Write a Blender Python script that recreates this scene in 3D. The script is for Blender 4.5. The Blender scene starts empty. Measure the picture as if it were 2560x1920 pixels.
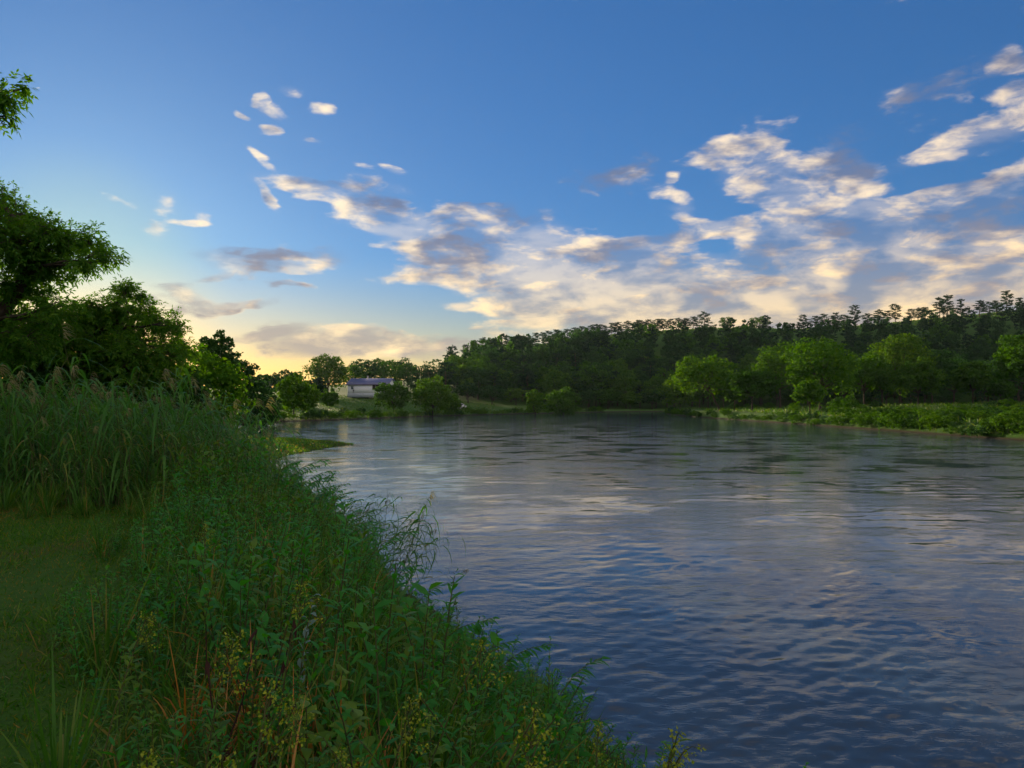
import bpy, math, random
import numpy as np
from mathutils import Vector, Matrix

# ------------------------------------------------------------------ camera, sky, sun, exposure
scene = bpy.context.scene
col = scene.collection
R = math.radians

CAM_Z = 3.3
cam_data = bpy.data.cameras.new("camera")
cam_data.sensor_width = 36.0
cam_data.lens = 27.2
cam_data.clip_start = 0.05
cam_data.clip_end = 20000.0
cam = bpy.data.objects.new("camera", cam_data)
cam.location = (0, 0, CAM_Z)
cam.rotation_euler = (R(90 + 1.185), 0, 0)
col.objects.link(cam)
scene.camera = cam

SUN_AZ, SUN_EL = -29.5, 7.2          # degrees: left of the view axis (+Y), above the horizon
SUN_DIR = Vector((math.sin(R(SUN_AZ)) * math.cos(R(SUN_EL)), math.cos(R(SUN_AZ)) * math.cos(R(SUN_EL)), math.sin(R(SUN_EL))))
SKY_STRENGTH = 0.10
EXPOSURE = 0.80

vs = scene.view_settings
vs.view_transform = 'Standard'
vs.look = 'None'
vs.gamma = 1.0
vs.use_curve_mapping = False
vs.exposure = EXPOSURE
cy = scene.cycles
cy.max_bounces = 8
cy.diffuse_bounces = 4
cy.glossy_bounces = 3
cy.transmission_bounces = 4
cy.transparent_max_bounces = 6
cy.caustics_reflective = False
cy.caustics_refractive = False
cy.sample_clamp_indirect = 4.0
cy.use_denoising = True
cy.use_adaptive_sampling = True
cy.adaptive_threshold = 0.015
cy.adaptive_min_samples = 16

# clouds: azimuth, elevation, half width, half height (degrees), tilt, cover, greyness
CLOUDS = [
    (-17.6,19.9,1.27,0.68,-15,0.8,0), (-18.0,20.6,0.79,0.39,30,0.7,0), (-15.9,21.2,1.20,0.46,-10,0.55,0), (-14.0,20.2,1.09,0.46,0,0.65,0),
    (-19.4,19.2,0.67,0.28,-25,0.7,0), (-17.6,18.5,0.90,0.37,-5,0.9,0), (-14.5,18.1,0.86,0.26,0,0.7,0), (-18.3,16.8,1.07,0.39,-35,0.8,0),
    (-8.7,16.5,1.23,0.26,-8,0.8,0), (-11.3,16.7,0.99,0.23,-10,0.55,0), (-24.1,13.3,0.92,0.87,0,0.6,0), (-24.9,11.3,1.13,1.13,0,0.65,0),
    (-21.9,12.5,1.92,0.82,20,0.5,0), (-22.7,12.0,1.37,0.22,0,0.6,0), (-16.8,15.3,3.12,0.68,-8,0.75,0), (-12.6,14.5,3.76,0.69,-12,0.75,0),
    (-17.6,14.0,1.41,0.42,-50,0.75,0), (-9.0,15.4,3.22,0.76,-10,0.6,0), (-9.7,13.5,5.55,1.17,-18,0.9,0.1), (-6.5,11.9,5.59,1.62,-15,0.9,0.35),
    (-3.0,12.6,3.85,1.78,0,0.9,0.9), (-8.3,12.7,2.64,0.73,-10,0.8,0), (-2.7,13.8,2.22,0.53,0,0.9,0), (1.5,13.4,4.44,1.33,0,0.6,0.8),
    (0.6,11.2,6.22,1.63,0,0.85,0.3), (-3.9,9.1,5.32,0.95,-3,0.85,0), (3.6,9.7,7.69,2.07,3,0.9,0.2), (10.9,11.2,6.11,0.87,12,0.9,0.8),
    (-0.9,7.1,2.22,0.71,0,0.85,0), (-3.9,6.9,1.33,0.41,0,0.7,0), (2.7,6.6,5.03,1.01,15,0.9,0), (8.3,7.6,9.0,2.7,0,1.05,0.25),
    (17.8,7.2,14.5,2.6,0,1.15,0.45), (29.0,8.0,9.5,2.3,5,1.1,0.5), (-19.4,9.7,3.49,1.01,3,1,1), (-14.5,10.2,4.30,0.97,5,0.9,0.7),
    (-17.0,9.2,3.40,0.40,5,0.8,0.5), (-16.7,8.2,1.70,0.31,0,0.8,0.9), (-23.8,7.5,2.17,0.30,-5,0.85,1), (-21.5,8.3,1.32,0.28,15,0.8,1),
    (-22.5,7.0,2.05,0.30,-3,0.85,1), (-21.8,6.3,2.20,0.50,5,0.9,0.9), (-19.1,6.7,1.96,0.36,10,0.85,0.8), (-25.3,6.6,1.61,0.40,0,0.85,1),
    (-14.2,4.2,6.03,1.26,-3,1,0.75), (-7.7,3.9,9.69,0.88,2,1,0.7), (-18.3,4.4,2.53,0.34,10,0.8,0.2), (-11.4,4.9,2.03,0.46,0,0.85,0.1),
    (8.6,16.3,4.39,1.05,12,0.8,1.1), (12.0,14.5,2.09,0.70,-10,0.8,0), (13.0,13.1,1.67,0.64,-20,0.8,0), (11.5,15.8,0.52,0.29,10,0.6,0),
    (17.1,17.4,3.40,1.42,15,0.95,0), (17.9,15.8,4.23,1.75,-18,1,0.2), (19.9,13.7,3.20,1.53,-20,1,0), (20.5,12.5,1.80,1.05,-30,0.9,0),
    (22.1,15.4,3.16,1.51,0,0.8,1.1), (19.2,11.4,3.64,1.18,0,1,0.1), (24.8,11.2,7.26,1.61,3,1,0.8), (21.8,10.2,4.68,0.88,0,0.9,0.2),
    (25.3,14.7,1.74,0.96,0,0.8,0.1), (24.7,12.9,2.42,1.02,10,0.9,0), (27.9,12.6,3.40,0.79,8,0.9,0.2), (31.3,12.2,5.57,1.47,5,1,1.1),
    (28.9,16.0,2.20,0.83,25,0.9,0), (31.3,16.5,3.29,0.96,20,0.9,0.1), (34.1,16.8,2.70,0.98,15,0.9,0.2), (32.8,13.4,2.74,0.75,22,0.9,0),
    (33.4,20.0,1.24,0.99,0,0.85,0), (33.1,18.4,1.49,0.50,0,0.8,0), (27.8,19.1,6.29,1.31,20,0.5,1.2), (26.5,9.7,2.65,0.53,0,0.85,0.1),
    (31.1,9.5,1.78,0.46,0,0.85,0), (23.8,5.0,18.0,2.6,0,1.15,0.4), (14.6,12.1,2.01,0.52,15,0.7,0), (-30.4,11.5,2.30,0.77,10,0.4,0),
    (-27.5,13.2,2.10,0.42,-20,0.35,0),
]
# the layer goes on unseen overhead, beside and behind, thickened for fill light
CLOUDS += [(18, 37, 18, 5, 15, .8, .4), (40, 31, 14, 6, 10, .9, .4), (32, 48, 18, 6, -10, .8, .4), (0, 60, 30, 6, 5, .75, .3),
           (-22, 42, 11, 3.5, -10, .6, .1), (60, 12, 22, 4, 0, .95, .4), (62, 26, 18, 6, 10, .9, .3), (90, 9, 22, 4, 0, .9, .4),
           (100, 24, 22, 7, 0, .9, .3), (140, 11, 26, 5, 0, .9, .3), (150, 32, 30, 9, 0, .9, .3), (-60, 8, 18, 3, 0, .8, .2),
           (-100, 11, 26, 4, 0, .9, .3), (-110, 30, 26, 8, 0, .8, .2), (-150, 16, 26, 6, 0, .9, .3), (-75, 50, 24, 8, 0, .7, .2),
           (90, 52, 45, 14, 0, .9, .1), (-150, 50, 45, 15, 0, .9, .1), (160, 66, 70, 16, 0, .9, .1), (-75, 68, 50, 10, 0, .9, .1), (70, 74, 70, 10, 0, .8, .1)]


def build_world():
    w = bpy.data.worlds.new("World")
    scene.world = w
    w.use_nodes = True
    w.cycles.sampling_method = 'MANUAL'
    w.cycles.sample_map_resolution = 1024
    nt = w.node_tree
    N, L = nt.nodes, nt.links
    N.clear()

    def node(t, **kw):
        n = N.new(t)
        for k, v in kw.items():
            setattr(n, k, v)
        return n

    def setin(n, i, v):
        if hasattr(v, 'is_output') or isinstance(v, bpy.types.NodeSocket):
            L.new(v, n.inputs[i])
        else:
            n.inputs[i].default_value = v

    def math_(op, a, b=None, c=None, clamp=False):
        n = node('ShaderNodeMath', operation=op, use_clamp=clamp)
        setin(n, 0, a)
        if b is not None: setin(n, 1, b)
        if c is not None: setin(n, 2, c)
        return n.outputs[0]

    def vmath(op, a, b=None, c=None):
        n = node('ShaderNodeVectorMath', operation=op)
        setin(n, 0, a)
        if b is not None: setin(n, 1, b)
        if c is not None: setin(n, 2, c)
        return n.outputs['Value'] if op in ('LENGTH', 'DOT_PRODUCT') else n.outputs['Vector']

    def rng(v, a, b, c=0.0, d=1.0, kind='SMOOTHSTEP'):
        n = node('ShaderNodeMapRange', interpolation_type=kind)
        setin(n, 'Value', v); setin(n, 'From Min', a); setin(n, 'From Max', b); setin(n, 'To Min', c); setin(n, 'To Max', d)
        return n.outputs['Result']

    def mix(f, a, b):
        n = node('ShaderNodeMix', data_type='RGBA')
        setin(n, 0, f); setin(n, 6, a); setin(n, 7, b)
        return n.outputs[2]

    tc = node('ShaderNodeTexCoord')
    d = vmath('NORMALIZE', tc.outputs['Generated'])
    sep = node('ShaderNodeSeparateXYZ'); L.new(d, sep.inputs[0])
    az = math_('MULTIPLY', math_('ARCTAN2', sep.outputs[0], sep.outputs[1]), 57.2958)
    el = math_('MULTIPLY', math_('ARCSINE', sep.outputs[2]), 57.2958)
    comb = node('ShaderNodeCombineXYZ'); L.new(az, comb.inputs[0]); L.new(el, comb.inputs[1])
    P = comb.outputs[0]

    sky = node('ShaderNodeTexSky', sky_type='NISHITA', sun_disc=False)
    sky.sun_elevation = R(SUN_EL)
    sky.sun_rotation = R(SUN_AZ)
    sky.altitude = 700
    sky.air_density = 1.0
    sky.dust_density = SKY_DUST
    sky.ozone_density = 2.0

    # noise space: the direction, flattened so that masses lie level
    dn = vmath('MULTIPLY', d, (1.0, 1.0, 2.8))
    wn = node('ShaderNodeTexNoise'); wn.inputs['Scale'].default_value = 11; wn.inputs['Detail'].default_value = 3; wn.inputs['Roughness'].default_value = 0.6
    L.new(dn, wn.inputs['Vector'])
    warp = vmath('MULTIPLY', vmath('SUBTRACT', wn.outputs['Color'], (.5, .5, .5)), (5.0, 2.0, 0))
    Pw = vmath('ADD', P, warp)
    Ps = vmath('ADD', P, vmath('MULTIPLY', warp, (.35, .35, 0)))

    def fbm(vec):
        n = node('ShaderNodeTexNoise'); n.inputs['Scale'].default_value = 15; n.inputs['Detail'].default_value = 8
        n.inputs['Roughness'].default_value = .60; n.inputs['Distortion'].default_value = .2
        L.new(vec, n.inputs['Vector'])
        return n.outputs[0]
    n0 = fbm(dn)
    tosun = vmath('MULTIPLY', vmath('SUBTRACT', tuple(SUN_DIR), d), (1.0, 1.0, 2.8))
    tosun = vmath('MULTIPLY', vmath('NORMALIZE', tosun), (.022, .022, .022))
    n1 = fbm(vmath('ADD', dn, tosun))
    hs = node('ShaderNodeHueSaturation'); hs.inputs['Saturation'].default_value = SKY_SAT
    gm = node('ShaderNodeGamma'); gm.inputs['Gamma'].default_value = SKY_GAMMA
    L.new(sky.outputs[0], gm.inputs['Color'])
    L.new(gm.outputs[0], hs.inputs['Color'])
    low = rng(el, 15.0, 2.0)                         # reddening towards the horizon
    near = rng(math_('ABSOLUTE', math_('SUBTRACT', az, SUN_AZ)), 75.0, 5.0)
    warm = math_('MULTIPLY', rng(el, 11.0, 0.0), rng(math_('ABSOLUTE', math_('SUBTRACT', az, SUN_AZ)), 95.0, 10.0))
    # the aureole round the low sun
    glow = mix(rng(vmath('DOT_PRODUCT', d, tuple(SUN_DIR)), .985, 1.0), (1, 1, 1, 1), (1.3, 1.12, .85, 1))
    tint = vmath('MULTIPLY', vmath('MULTIPLY', hs.outputs[0], glow), mix(warm, (*SKY_TINT, 1), (*SKY_WARM, 1)))
    bright = mix(low, (.82, .65, .46, 1), (1.0, .66, .27, 1))
    bright = mix(math_('MULTIPLY', near, .35), bright, (1.0, .86, .62, 1))
    # clouds opposite the sun, lit from the front, are brightened further for fill light
    front = rng(vmath('DOT_PRODUCT', d, tuple(SUN_DIR)), .36, -.85, 1.0, REAR_FILL)
    grey = mix(low, (.135, .16, .25, 1), (.33, .28, .255, 1))
    def masses(vec):      # the large billows
        n = node('ShaderNodeTexNoise'); n.inputs['Scale'].default_value = 9; n.inputs['Detail'].default_value = 2
        L.new(vec, n.inputs['Vector'])
        return n.outputs[0]
    big = math_('SUBTRACT', masses(dn), masses(vmath('ADD', dn, vmath('MULTIPLY', tosun, (2.6, 2.6, 2.6)))))
    ndiff = math_('MULTIPLY_ADD', math_('SUBTRACT', n0, n1), LIT_K, math_('MULTIPLY_ADD', big, 2.3, LIT_0))
    nd = math_('MULTIPLY', math_('SUBTRACT', n0, .5), NOISE_K)

    # extra cloud added outside the view, overhead and all round, to raise fill light
    wide = math_('MULTIPLY', math_('MAXIMUM', rng(math_('ABSOLUTE', az), 42.0, 75.0), rng(el, 36.0, 62.0)), FILL_COVER)

    def branch(blobs):
        """open sky with the clouds of one sector, as a shader"""
        F = G = None
        pw, ps = Pw, Ps
        for i, (a, e, rx, ry, tilt, s, g) in enumerate(blobs):
            if i and i % 8 == 0:      # evaluate in batches: keeps the shader's working memory small
                pw = vmath('ADD', pw, vmath('MULTIPLY', F, (1e-9, 1e-9, 0)))
                ps = vmath('ADD', ps, vmath('MULTIPLY', F, (1e-9, 1e-9, 0)))
            m = node('ShaderNodeMapping', vector_type='TEXTURE')
            m.inputs['Location'].default_value = (a, e, 0)
            m.inputs['Rotation'].default_value = (0, 0, R(tilt))
            m.inputs['Scale'].default_value = (rx * 1.35, ry * 1.5, 1)
            L.new(pw if rx > 1.6 else ps, m.inputs['Vector'])
            gr = node('ShaderNodeTexGradient', gradient_type='SPHERICAL')
            L.new(m.outputs[0], gr.inputs[0])
            fo = gr.outputs[1]
            s = s * (1.25 if ry < .6 else 1.0)
            F = math_('MULTIPLY_ADD', fo, 1.5 * s, F if F is not None else 0.0)
            if g: G = math_('MULTIPLY_ADD', fo, 1.5 * s * g, G if G is not None else 0.0)
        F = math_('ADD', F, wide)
        G = math_('DIVIDE', G, math_('MAXIMUM', F, .3))
        Fc = math_('MINIMUM', F, .90)
        dens = math_('ADD', nd, math_('SUBTRACT', Fc, .46))
        alpha = math_('MULTIPLY', rng(dens, -0.03, EDGE), rng(Fc, 0.03, 0.22))
        veil = math_('MULTIPLY', rng(F, .35, 1.7), math_('MULTIPLY', math_('MULTIPLY_ADD', low, .75, .25), VEIL))
        alpha = math_('MAXIMUM', alpha, veil)
        # the side towards the sun is bright, the thick and far side grey
        lit = math_('SUBTRACT', ndiff, math_('MULTIPLY', rng(dens, .15, 1.0), CORE_K))
        lit = math_('SUBTRACT', lit, math_('MULTIPLY', G, GREY_K))
        lit = rng(lit, -.25, .85)
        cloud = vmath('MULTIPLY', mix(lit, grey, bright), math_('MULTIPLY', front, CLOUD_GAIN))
        bg = node('ShaderNodeBackground'); bg.inputs['Strength'].default_value = SKY_STRENGTH
        L.new(mix(math_('MULTIPLY', alpha, .95), tint, cloud), bg.inputs['Color'])
        return bg.outputs[0]

    def within(a0, a1):
        out = []
        for c in CLOUDS:
            t = R(c[4]); ext = 1.35 * math.hypot(c[2] * math.cos(t), c[3] * math.sin(t)) + 2.6
            if c[0] + ext > a0 and c[0] - ext < a1: out.append(c)
        return out

    def choose(f, a, b):
        n = node('ShaderNodeMixShader')
        L.new(f, n.inputs[0]); L.new(a, n.inputs[1]); L.new(b, n.inputs[2])
        return n.outputs[0]

    rest = [c for c in CLOUDS if c in within(-180, -40) or c in within(40, 180)]
    mid = choose(math_('GREATER_THAN', az, -13.0), branch(within(-40, -13)), branch(within(-13, 7)))
    mid = choose(math_('GREATER_THAN', az, 7.0), mid, branch(within(7, 23)))
    mid = choose(math_('GREATER_THAN', az, 23.0), mid, branch(within(23, 40)))
    out = choose(math_('GREATER_THAN', math_('ABSOLUTE', az), 40.0), mid, branch(rest))
    plain = node('ShaderNodeBackground'); plain.inputs['Strength'].default_value = SKY_STRENGTH
    L.new(tint, plain.inputs['Color'])
    out = choose(math_('LESS_THAN', el, 0.0), out, plain.outputs[0])
    o = node('ShaderNodeOutputWorld'); L.new(out, o.inputs['Surface'])


LIT_K, LIT_0, CORE_K, GREY_K, EDGE, NOISE_K, VEIL = 2.5, .70, .42, .90, .90, 2.9, .9
REAR_FILL = 2.1
FILL_COVER = 0.58
SKY_DUST = 0.65
SKY_GAMMA = 0.62
SKY_SAT = 1.38
SKY_TINT = (0.44, 0.80, 1.36)
SKY_WARM = (1.30, 1.02, .62)
CLOUD_GAIN = 0.78 / SKY_STRENGTH
build_world()

sun_data = bpy.data.lights.new("sun", 'SUN')
sun_data.energy = 5.0
sun_data.angle = R(0.6)
sun_data.color = (1.0, 0.80, 0.52)
sun = bpy.data.objects.new("sun", sun_data)
sun.rotation_euler = SUN_DIR.to_track_quat('Z', 'Y').to_euler()
col.objects.link(sun)

# ------------------------------------------------------------------ helpers
F_PX = 1934.0


def bearing(px, y):
    """x of a thing seen at column px of the photograph when it stands y metres away"""
    return (px - 1280.0) / F_PX * y


def rngen(seed):
    return np.random.default_rng(seed)


def unit(v):
    v = np.asarray(v, float)
    return v / np.maximum(np.linalg.norm(v, axis=-1, keepdims=True), 1e-9)


class Geo:
    """collects vertices and quads"""
    def __init__(self):
        self.v, self.f, self.n = [], [], 0

    def add(self, v, f):
        v = np.asarray(v, float).reshape(-1, 3); f = np.asarray(f, int).reshape(-1, 4)
        self.v.append(v); self.f.append(f + self.n); self.n += len(v)
        return self

    def merged(self):
        if not self.v: return np.zeros((0, 3)), np.zeros((0, 4), int)
        return np.concatenate(self.v), np.concatenate(self.f)

    def mesh(self, name, mat, smooth=False):
        v, f = self.merged()
        me = bpy.data.meshes.new(name)
        me.vertices.add(len(v)); me.vertices.foreach_set('co', v.astype(np.float32).ravel())
        me.loops.add(f.size); me.loops.foreach_set('vertex_index', f.astype(np.int32).ravel())
        me.polygons.add(len(f)); me.polygons.foreach_set('loop_start', np.arange(0, f.size, 4, dtype=np.int32))
        if smooth: me.polygons.foreach_set('use_smooth', np.ones(len(f), bool))
        me.materials.append(mat)
        me.update(calc_edges=True); me.validate()
        return me


def link(name, me, parent=None, loc=None, rot=None, scale=None):
    o = bpy.data.objects.new(name, me)
    col.objects.link(o)
    if parent is not None: o.parent = parent
    if loc is not None: o.location = loc
    if rot is not None: o.rotation_euler = rot
    if scale is not None: o.scale = scale if hasattr(scale, '__len__') else (scale,) * 3
    return o


def tag(o, label=None, cat=None, group=None, kind=None):
    if label: o['label'] = label
    if cat: o['category'] = cat
    if group: o['group'] = group
    if kind: o['kind'] = kind
    return o


def strips(P, D, N, L, W, n=2, droop=0.0, side_bend=None, tipw=0.04, peak=.4):
    """leaf or blade strips: base points P, directions D, face normals N, lengths, widths -> verts, quads"""
    P, D, N = np.asarray(P, float), unit(D), np.asarray(N, float)
    m = len(P)
    L = np.broadcast_to(np.asarray(L, float), (m,)); W = np.broadcast_to(np.asarray(W, float), (m,))
    dr = np.broadcast_to(np.asarray(droop, float), (m,))
    S = unit(np.cross(D, N))
    t = np.linspace(0, 1, n + 1)
    if n == 1: wp = np.array([1.0, .12])
    elif n == 2: wp = np.array([.25, 1.0, tipw])
    else: wp = np.where(t < peak, .3 + .7 * (t / peak) ** .7, np.maximum(tipw, 1 - (np.maximum(t - peak, 0) / (1 - peak)) ** 1.6))
    c = P[:, None] + D[:, None] * (L[:, None] * t)[..., None]
    c[..., 2] -= dr[:, None] * L[:, None] * t ** 2
    if side_bend is not None: c += np.asarray(side_bend)[:, None, :] * (L[:, None] * t ** 2)[..., None]
    half = (W[:, None] * .5 * wp)[..., None] * S[:, None]
    v = np.stack([c - half, c + half], 2).reshape(-1, 3)
    b = (np.arange(m) * (n + 1) * 2)[:, None] + (np.arange(n) * 2)[None]
    f = np.stack([b, b + 1, b + 3, b + 2], -1).reshape(-1, 4)
    return v, f


def cards(P, N, size, rg, aspect=.65):
    """leaf clumps: lozenges about P facing N"""
    N = unit(N); m = len(P)
    A = unit(np.cross(N, unit(rg.normal(size=(m, 3))))); B = np.cross(N, A)
    s = np.broadcast_to(np.asarray(size, float), (m,))[:, None]
    cup = N * s * .18
    v = np.stack([P - A * s * .5, P - B * s * .5 * aspect + cup, P + A * s * .5, P + B * s * .5 * aspect + cup], 1).reshape(-1, 3)
    return v, np.arange(m * 4).reshape(m, 4)


def tube(pts, radii, sides=6):
    pts = np.asarray(pts, float); k = len(pts)
    radii = np.broadcast_to(np.asarray(radii, float), (k,))
    T = unit(np.gradient(pts, axis=0))
    ref = np.array([1.0, 0, 0]) if abs(T[0][0]) < .8 else np.array([0, 1.0, 0])
    U = unit(np.cross(T, ref)); V = np.cross(T, U)
    a = np.linspace(0, 2 * math.pi, sides, endpoint=False)
    v = pts[:, None] + radii[:, None, None] * (np.cos(a)[None, :, None] * U[:, None] + np.sin(a)[None, :, None] * V[:, None])
    i = np.arange(k - 1)[:, None] * sides; j = np.arange(sides)[None]
    f = np.stack([i + j, i + (j + 1) % sides, i + sides + (j + 1) % sides, i + sides + j], -1).reshape(-1, 4)
    return v.reshape(-1, 3), f


def box(g, x0, x1, y0, y1, z0, z1):
    v = [(x0, y0, z0), (x1, y0, z0), (x1, y1, z0), (x0, y1, z0), (x0, y0, z1), (x1, y0, z1), (x1, y1, z1), (x0, y1, z1)]
    return g.add(v, [(0, 3, 2, 1), (4, 5, 6, 7), (0, 1, 5, 4), (1, 2, 6, 5), (2, 3, 7, 6), (3, 0, 4, 7)])


def curve_pts(a, b, n, sag, rg, jitter=.0):
    a, b = np.asarray(a, float), np.asarray(b, float)
    t = np.linspace(0, 1, n)[:, None]
    p = a + (b - a) * t
    p[:, 2] += (sag * t * (1 - t) * 4)[:, 0]
    if jitter: p[1:-1] += rg.normal(size=(n - 2, 3)) * jitter
    return p


# ------------------------------------------------------------------ materials
def mat_nodes(name):
    m = bpy.data.materials.new(name); m.use_nodes = True
    nt = m.node_tree
    b = nt.nodes['Principled BSDF']
    return m, nt, b


def ramp(nt, fac, stops):
    r = nt.nodes.new('ShaderNodeValToRGB')
    while len(r.color_ramp.elements) < len(stops): r.color_ramp.elements.new(.5)
    for e, (p, c) in zip(r.color_ramp.elements, stops):
        e.position = p; e.color = (*c, 1)
    nt.links.new(fac, r.inputs[0])
    return r.outputs[0]


def leaf_mat(name, stops, trans=.35, rough=.5, spec=.3, vary=.35, nscale=.6):
    """leaf colours differ from leaf to leaf and from plant to plant; part of the light comes through"""
    m, nt, b = mat_nodes(name)
    geo = nt.nodes.new('ShaderNodeNewGeometry')
    oi = nt.nodes.new('ShaderNodeObjectInfo')
    add = nt.nodes.new('ShaderNodeMath'); add.operation = 'MULTIPLY_ADD'
    nt.links.new(oi.outputs['Random'], add.inputs[0]); add.inputs[1].default_value = vary
    mul = nt.nodes.new('ShaderNodeMath'); mul.operation = 'MULTIPLY'; mul.inputs[1].default_value = 1 - vary
    nt.links.new(geo.outputs['Random Per Island'], mul.inputs[0])
    nt.links.new(mul.outputs[0], add.inputs[2])
    c = ramp(nt, add.outputs[0], stops)
    nt.links.new(c, b.inputs['Base Color'])
    b.inputs['Roughness'].default_value = rough
    b.inputs['Specular IOR Level'].default_value = spec
    tr = nt.nodes.new('ShaderNodeBsdfTranslucent')
    hs = nt.nodes.new('ShaderNodeHueSaturation'); hs.inputs['Saturation'].default_value = 1.15; hs.inputs['Value'].default_value = 1.5
    hs.inputs['Hue'].default_value = .485
    nt.links.new(c, hs.inputs['Color']); nt.links.new(hs.outputs[0], tr.inputs['Color'])
    mx = nt.nodes.new('ShaderNodeMixShader'); mx.inputs[0].default_value = trans
    nt.links.new(b.outputs[0], mx.inputs[1]); nt.links.new(tr.outputs[0], mx.inputs[2])
    nt.links.new(mx.outputs[0], nt.nodes['Material Output'].inputs['Surface'])
    return m


def noise_mat(name, stops, scale=3.0, detail=5, rough=.9, spec=.2, bump=0.0, bscale=None, coord='Object', stretch=None):
    m, nt, b = mat_nodes(name)
    tc = nt.nodes.new('ShaderNodeTexCoord'); vec = tc.outputs[coord]
    if stretch:
        mp = nt.nodes.new('ShaderNodeMapping'); mp.inputs['Scale'].default_value = stretch
        nt.links.new(vec, mp.inputs[0]); vec = mp.outputs[0]
    n = nt.nodes.new('ShaderNodeTexNoise'); n.inputs['Scale'].default_value = scale; n.inputs['Detail'].default_value = detail
    n.inputs['Roughness'].default_value = .65
    nt.links.new(vec, n.inputs['Vector'])
    nt.links.new(ramp(nt, n.outputs[0], stops), b.inputs['Base Color'])
    b.inputs['Roughness'].default_value = rough; b.inputs['Specular IOR Level'].default_value = spec
    if bump:
        n2 = nt.nodes.new('ShaderNodeTexNoise'); n2.inputs['Scale'].default_value = bscale or scale * 4; n2.inputs['Detail'].default_value = 4
        nt.links.new(vec, n2.inputs['Vector'])
        bp = nt.nodes.new('ShaderNodeBump'); bp.inputs['Strength'].default_value = bump; bp.inputs['Distance'].default_value = .1
        nt.links.new(n2.outputs[0], bp.inputs['Height']); nt.links.new(bp.outputs[0], b.inputs['Normal'])
    return m


M = {}
M['bark'] = noise_mat('bark', [(.3, (.030, .022, .016)), (.7, (.085, .065, .048))], 6, bump=.5, stretch=(1, 1, .25))
M['pine_bark'] = noise_mat('pine_bark', [(.3, (.05, .03, .02)), (.7, (.12, .075, .05))], 4, bump=.4)
M['ash_leaf'] = leaf_mat('ash_leaf', [(0, (.034, .115, .016)), (.5, (.058, .160, .020)), (.9, (.10, .195, .022)), (1, (.15, .19, .022))], trans=.42, rough=.7, spec=.04)
M['tree_leaf'] = leaf_mat('tree_leaf', [(0, (.030, .085, .012)), (.5, (.050, .130, .016)), (1, (.090, .170, .018))], trans=.32, rough=.75, spec=.03, vary=.5)
M['bright_leaf'] = leaf_mat('bright_leaf', [(0, (.034, .110, .010)), (.5, (.052, .145, .012)), (1, (.088, .18, .015))], trans=.35, rough=.75, spec=.03, vary=.3)
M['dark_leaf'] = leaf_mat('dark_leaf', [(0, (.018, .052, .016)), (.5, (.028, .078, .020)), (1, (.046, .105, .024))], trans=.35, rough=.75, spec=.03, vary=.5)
M['needle'] = leaf_mat('needle', [(0, (.014, .038, .018)), (.5, (.022, .056, .024)), (1, (.036, .078, .028))], trans=.2, rough=.75, spec=.03, vary=.5)
M['reed_leaf'] = leaf_mat('reed_leaf', [(0, (.040, .140, .024)), (.45, (.060, .185, .034)), (.8, (.095, .220, .040)), (.95, (.22, .22, .05)), (1, (.32, .20, .06))], trans=.48, rough=.5, spec=.18, vary=.25)
M['reed_stem'] = noise_mat('reed_stem', [(.3, (.05, .08, .025)), (.7, (.14, .13, .05))], 5)
M['reed_plume'] = leaf_mat('reed_plume', [(0, (.13, .15, .045)), (1, (.24, .22, .08))], trans=.3, vary=.5)
M['weed_leaf'] = leaf_mat('weed_leaf', [(0, (.022, .140, .020)), (.5, (.038, .210, .028)), (.85, (.065, .25, .034)), (1, (.12, .26, .035))], trans=.48, rough=.5, spec=.2, vary=.45)
M['weed_stem'] = noise_mat('weed_stem', [(.3, (.04, .07, .02)), (.7, (.10, .08, .03))], 8)
M['golden_leaf'] = leaf_mat('golden_leaf', [(0, (.065, .160, .014)), (1, (.130, .225, .022))], trans=.42, spec=.2, vary=.3)
M['golden_flower'] = leaf_mat('golden_flower', [(0, (.15, .24, .012)), (1, (.34, .36, .015))], trans=.3, vary=.2)
M['silver_leaf'] = leaf_mat('silver_leaf', [(0, (.10, .18, .15)), (1, (.17, .26, .22))], trans=.25, spec=.4, vary=.3)
M['grass'] = leaf_mat('grass', [(0, (.032, .110, .014)), (.5, (.055, .160, .020)), (.8, (.105, .195, .025)), (.93, (.24, .19, .05)), (1, (.34, .17, .04))], trans=.42, spec=.22, vary=.1)
M['lawn'] = leaf_mat('lawn', [(0, (.028, .120, .010)), (.5, (.050, .170, .014)), (.8, (.095, .185, .018)), (1, (.24, .16, .03))], trans=.4, spec=.1, vary=.0)
M['dry_lawn'] = leaf_mat('dry_lawn', [(0, (.12, .11, .016)), (.5, (.22, .15, .03)), (1, (.36, .22, .06))], trans=.35, spec=.1, vary=.0)
M['dry_grass'] = leaf_mat('dry_grass', [(0, (.26, .10, .022)), (.6, (.42, .18, .04)), (1, (.46, .27, .08))], trans=.35, vary=.2)
M['dead_stalk'] = noise_mat('dead_stalk', [(.3, (.020, .010, .008)), (.7, (.055, .022, .016))], 9)
M['meadow'] = leaf_mat('meadow', [(0, (.034, .110, .012)), (.6, (.060, .145, .016)), (1, (.12, .16, .025))], trans=.35, spec=.1, vary=.0)
M['soil'] = noise_mat('soil', [(.3, (.020, .016, .010)), (.7, (.050, .038, .022))], 3, bump=.6)

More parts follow.
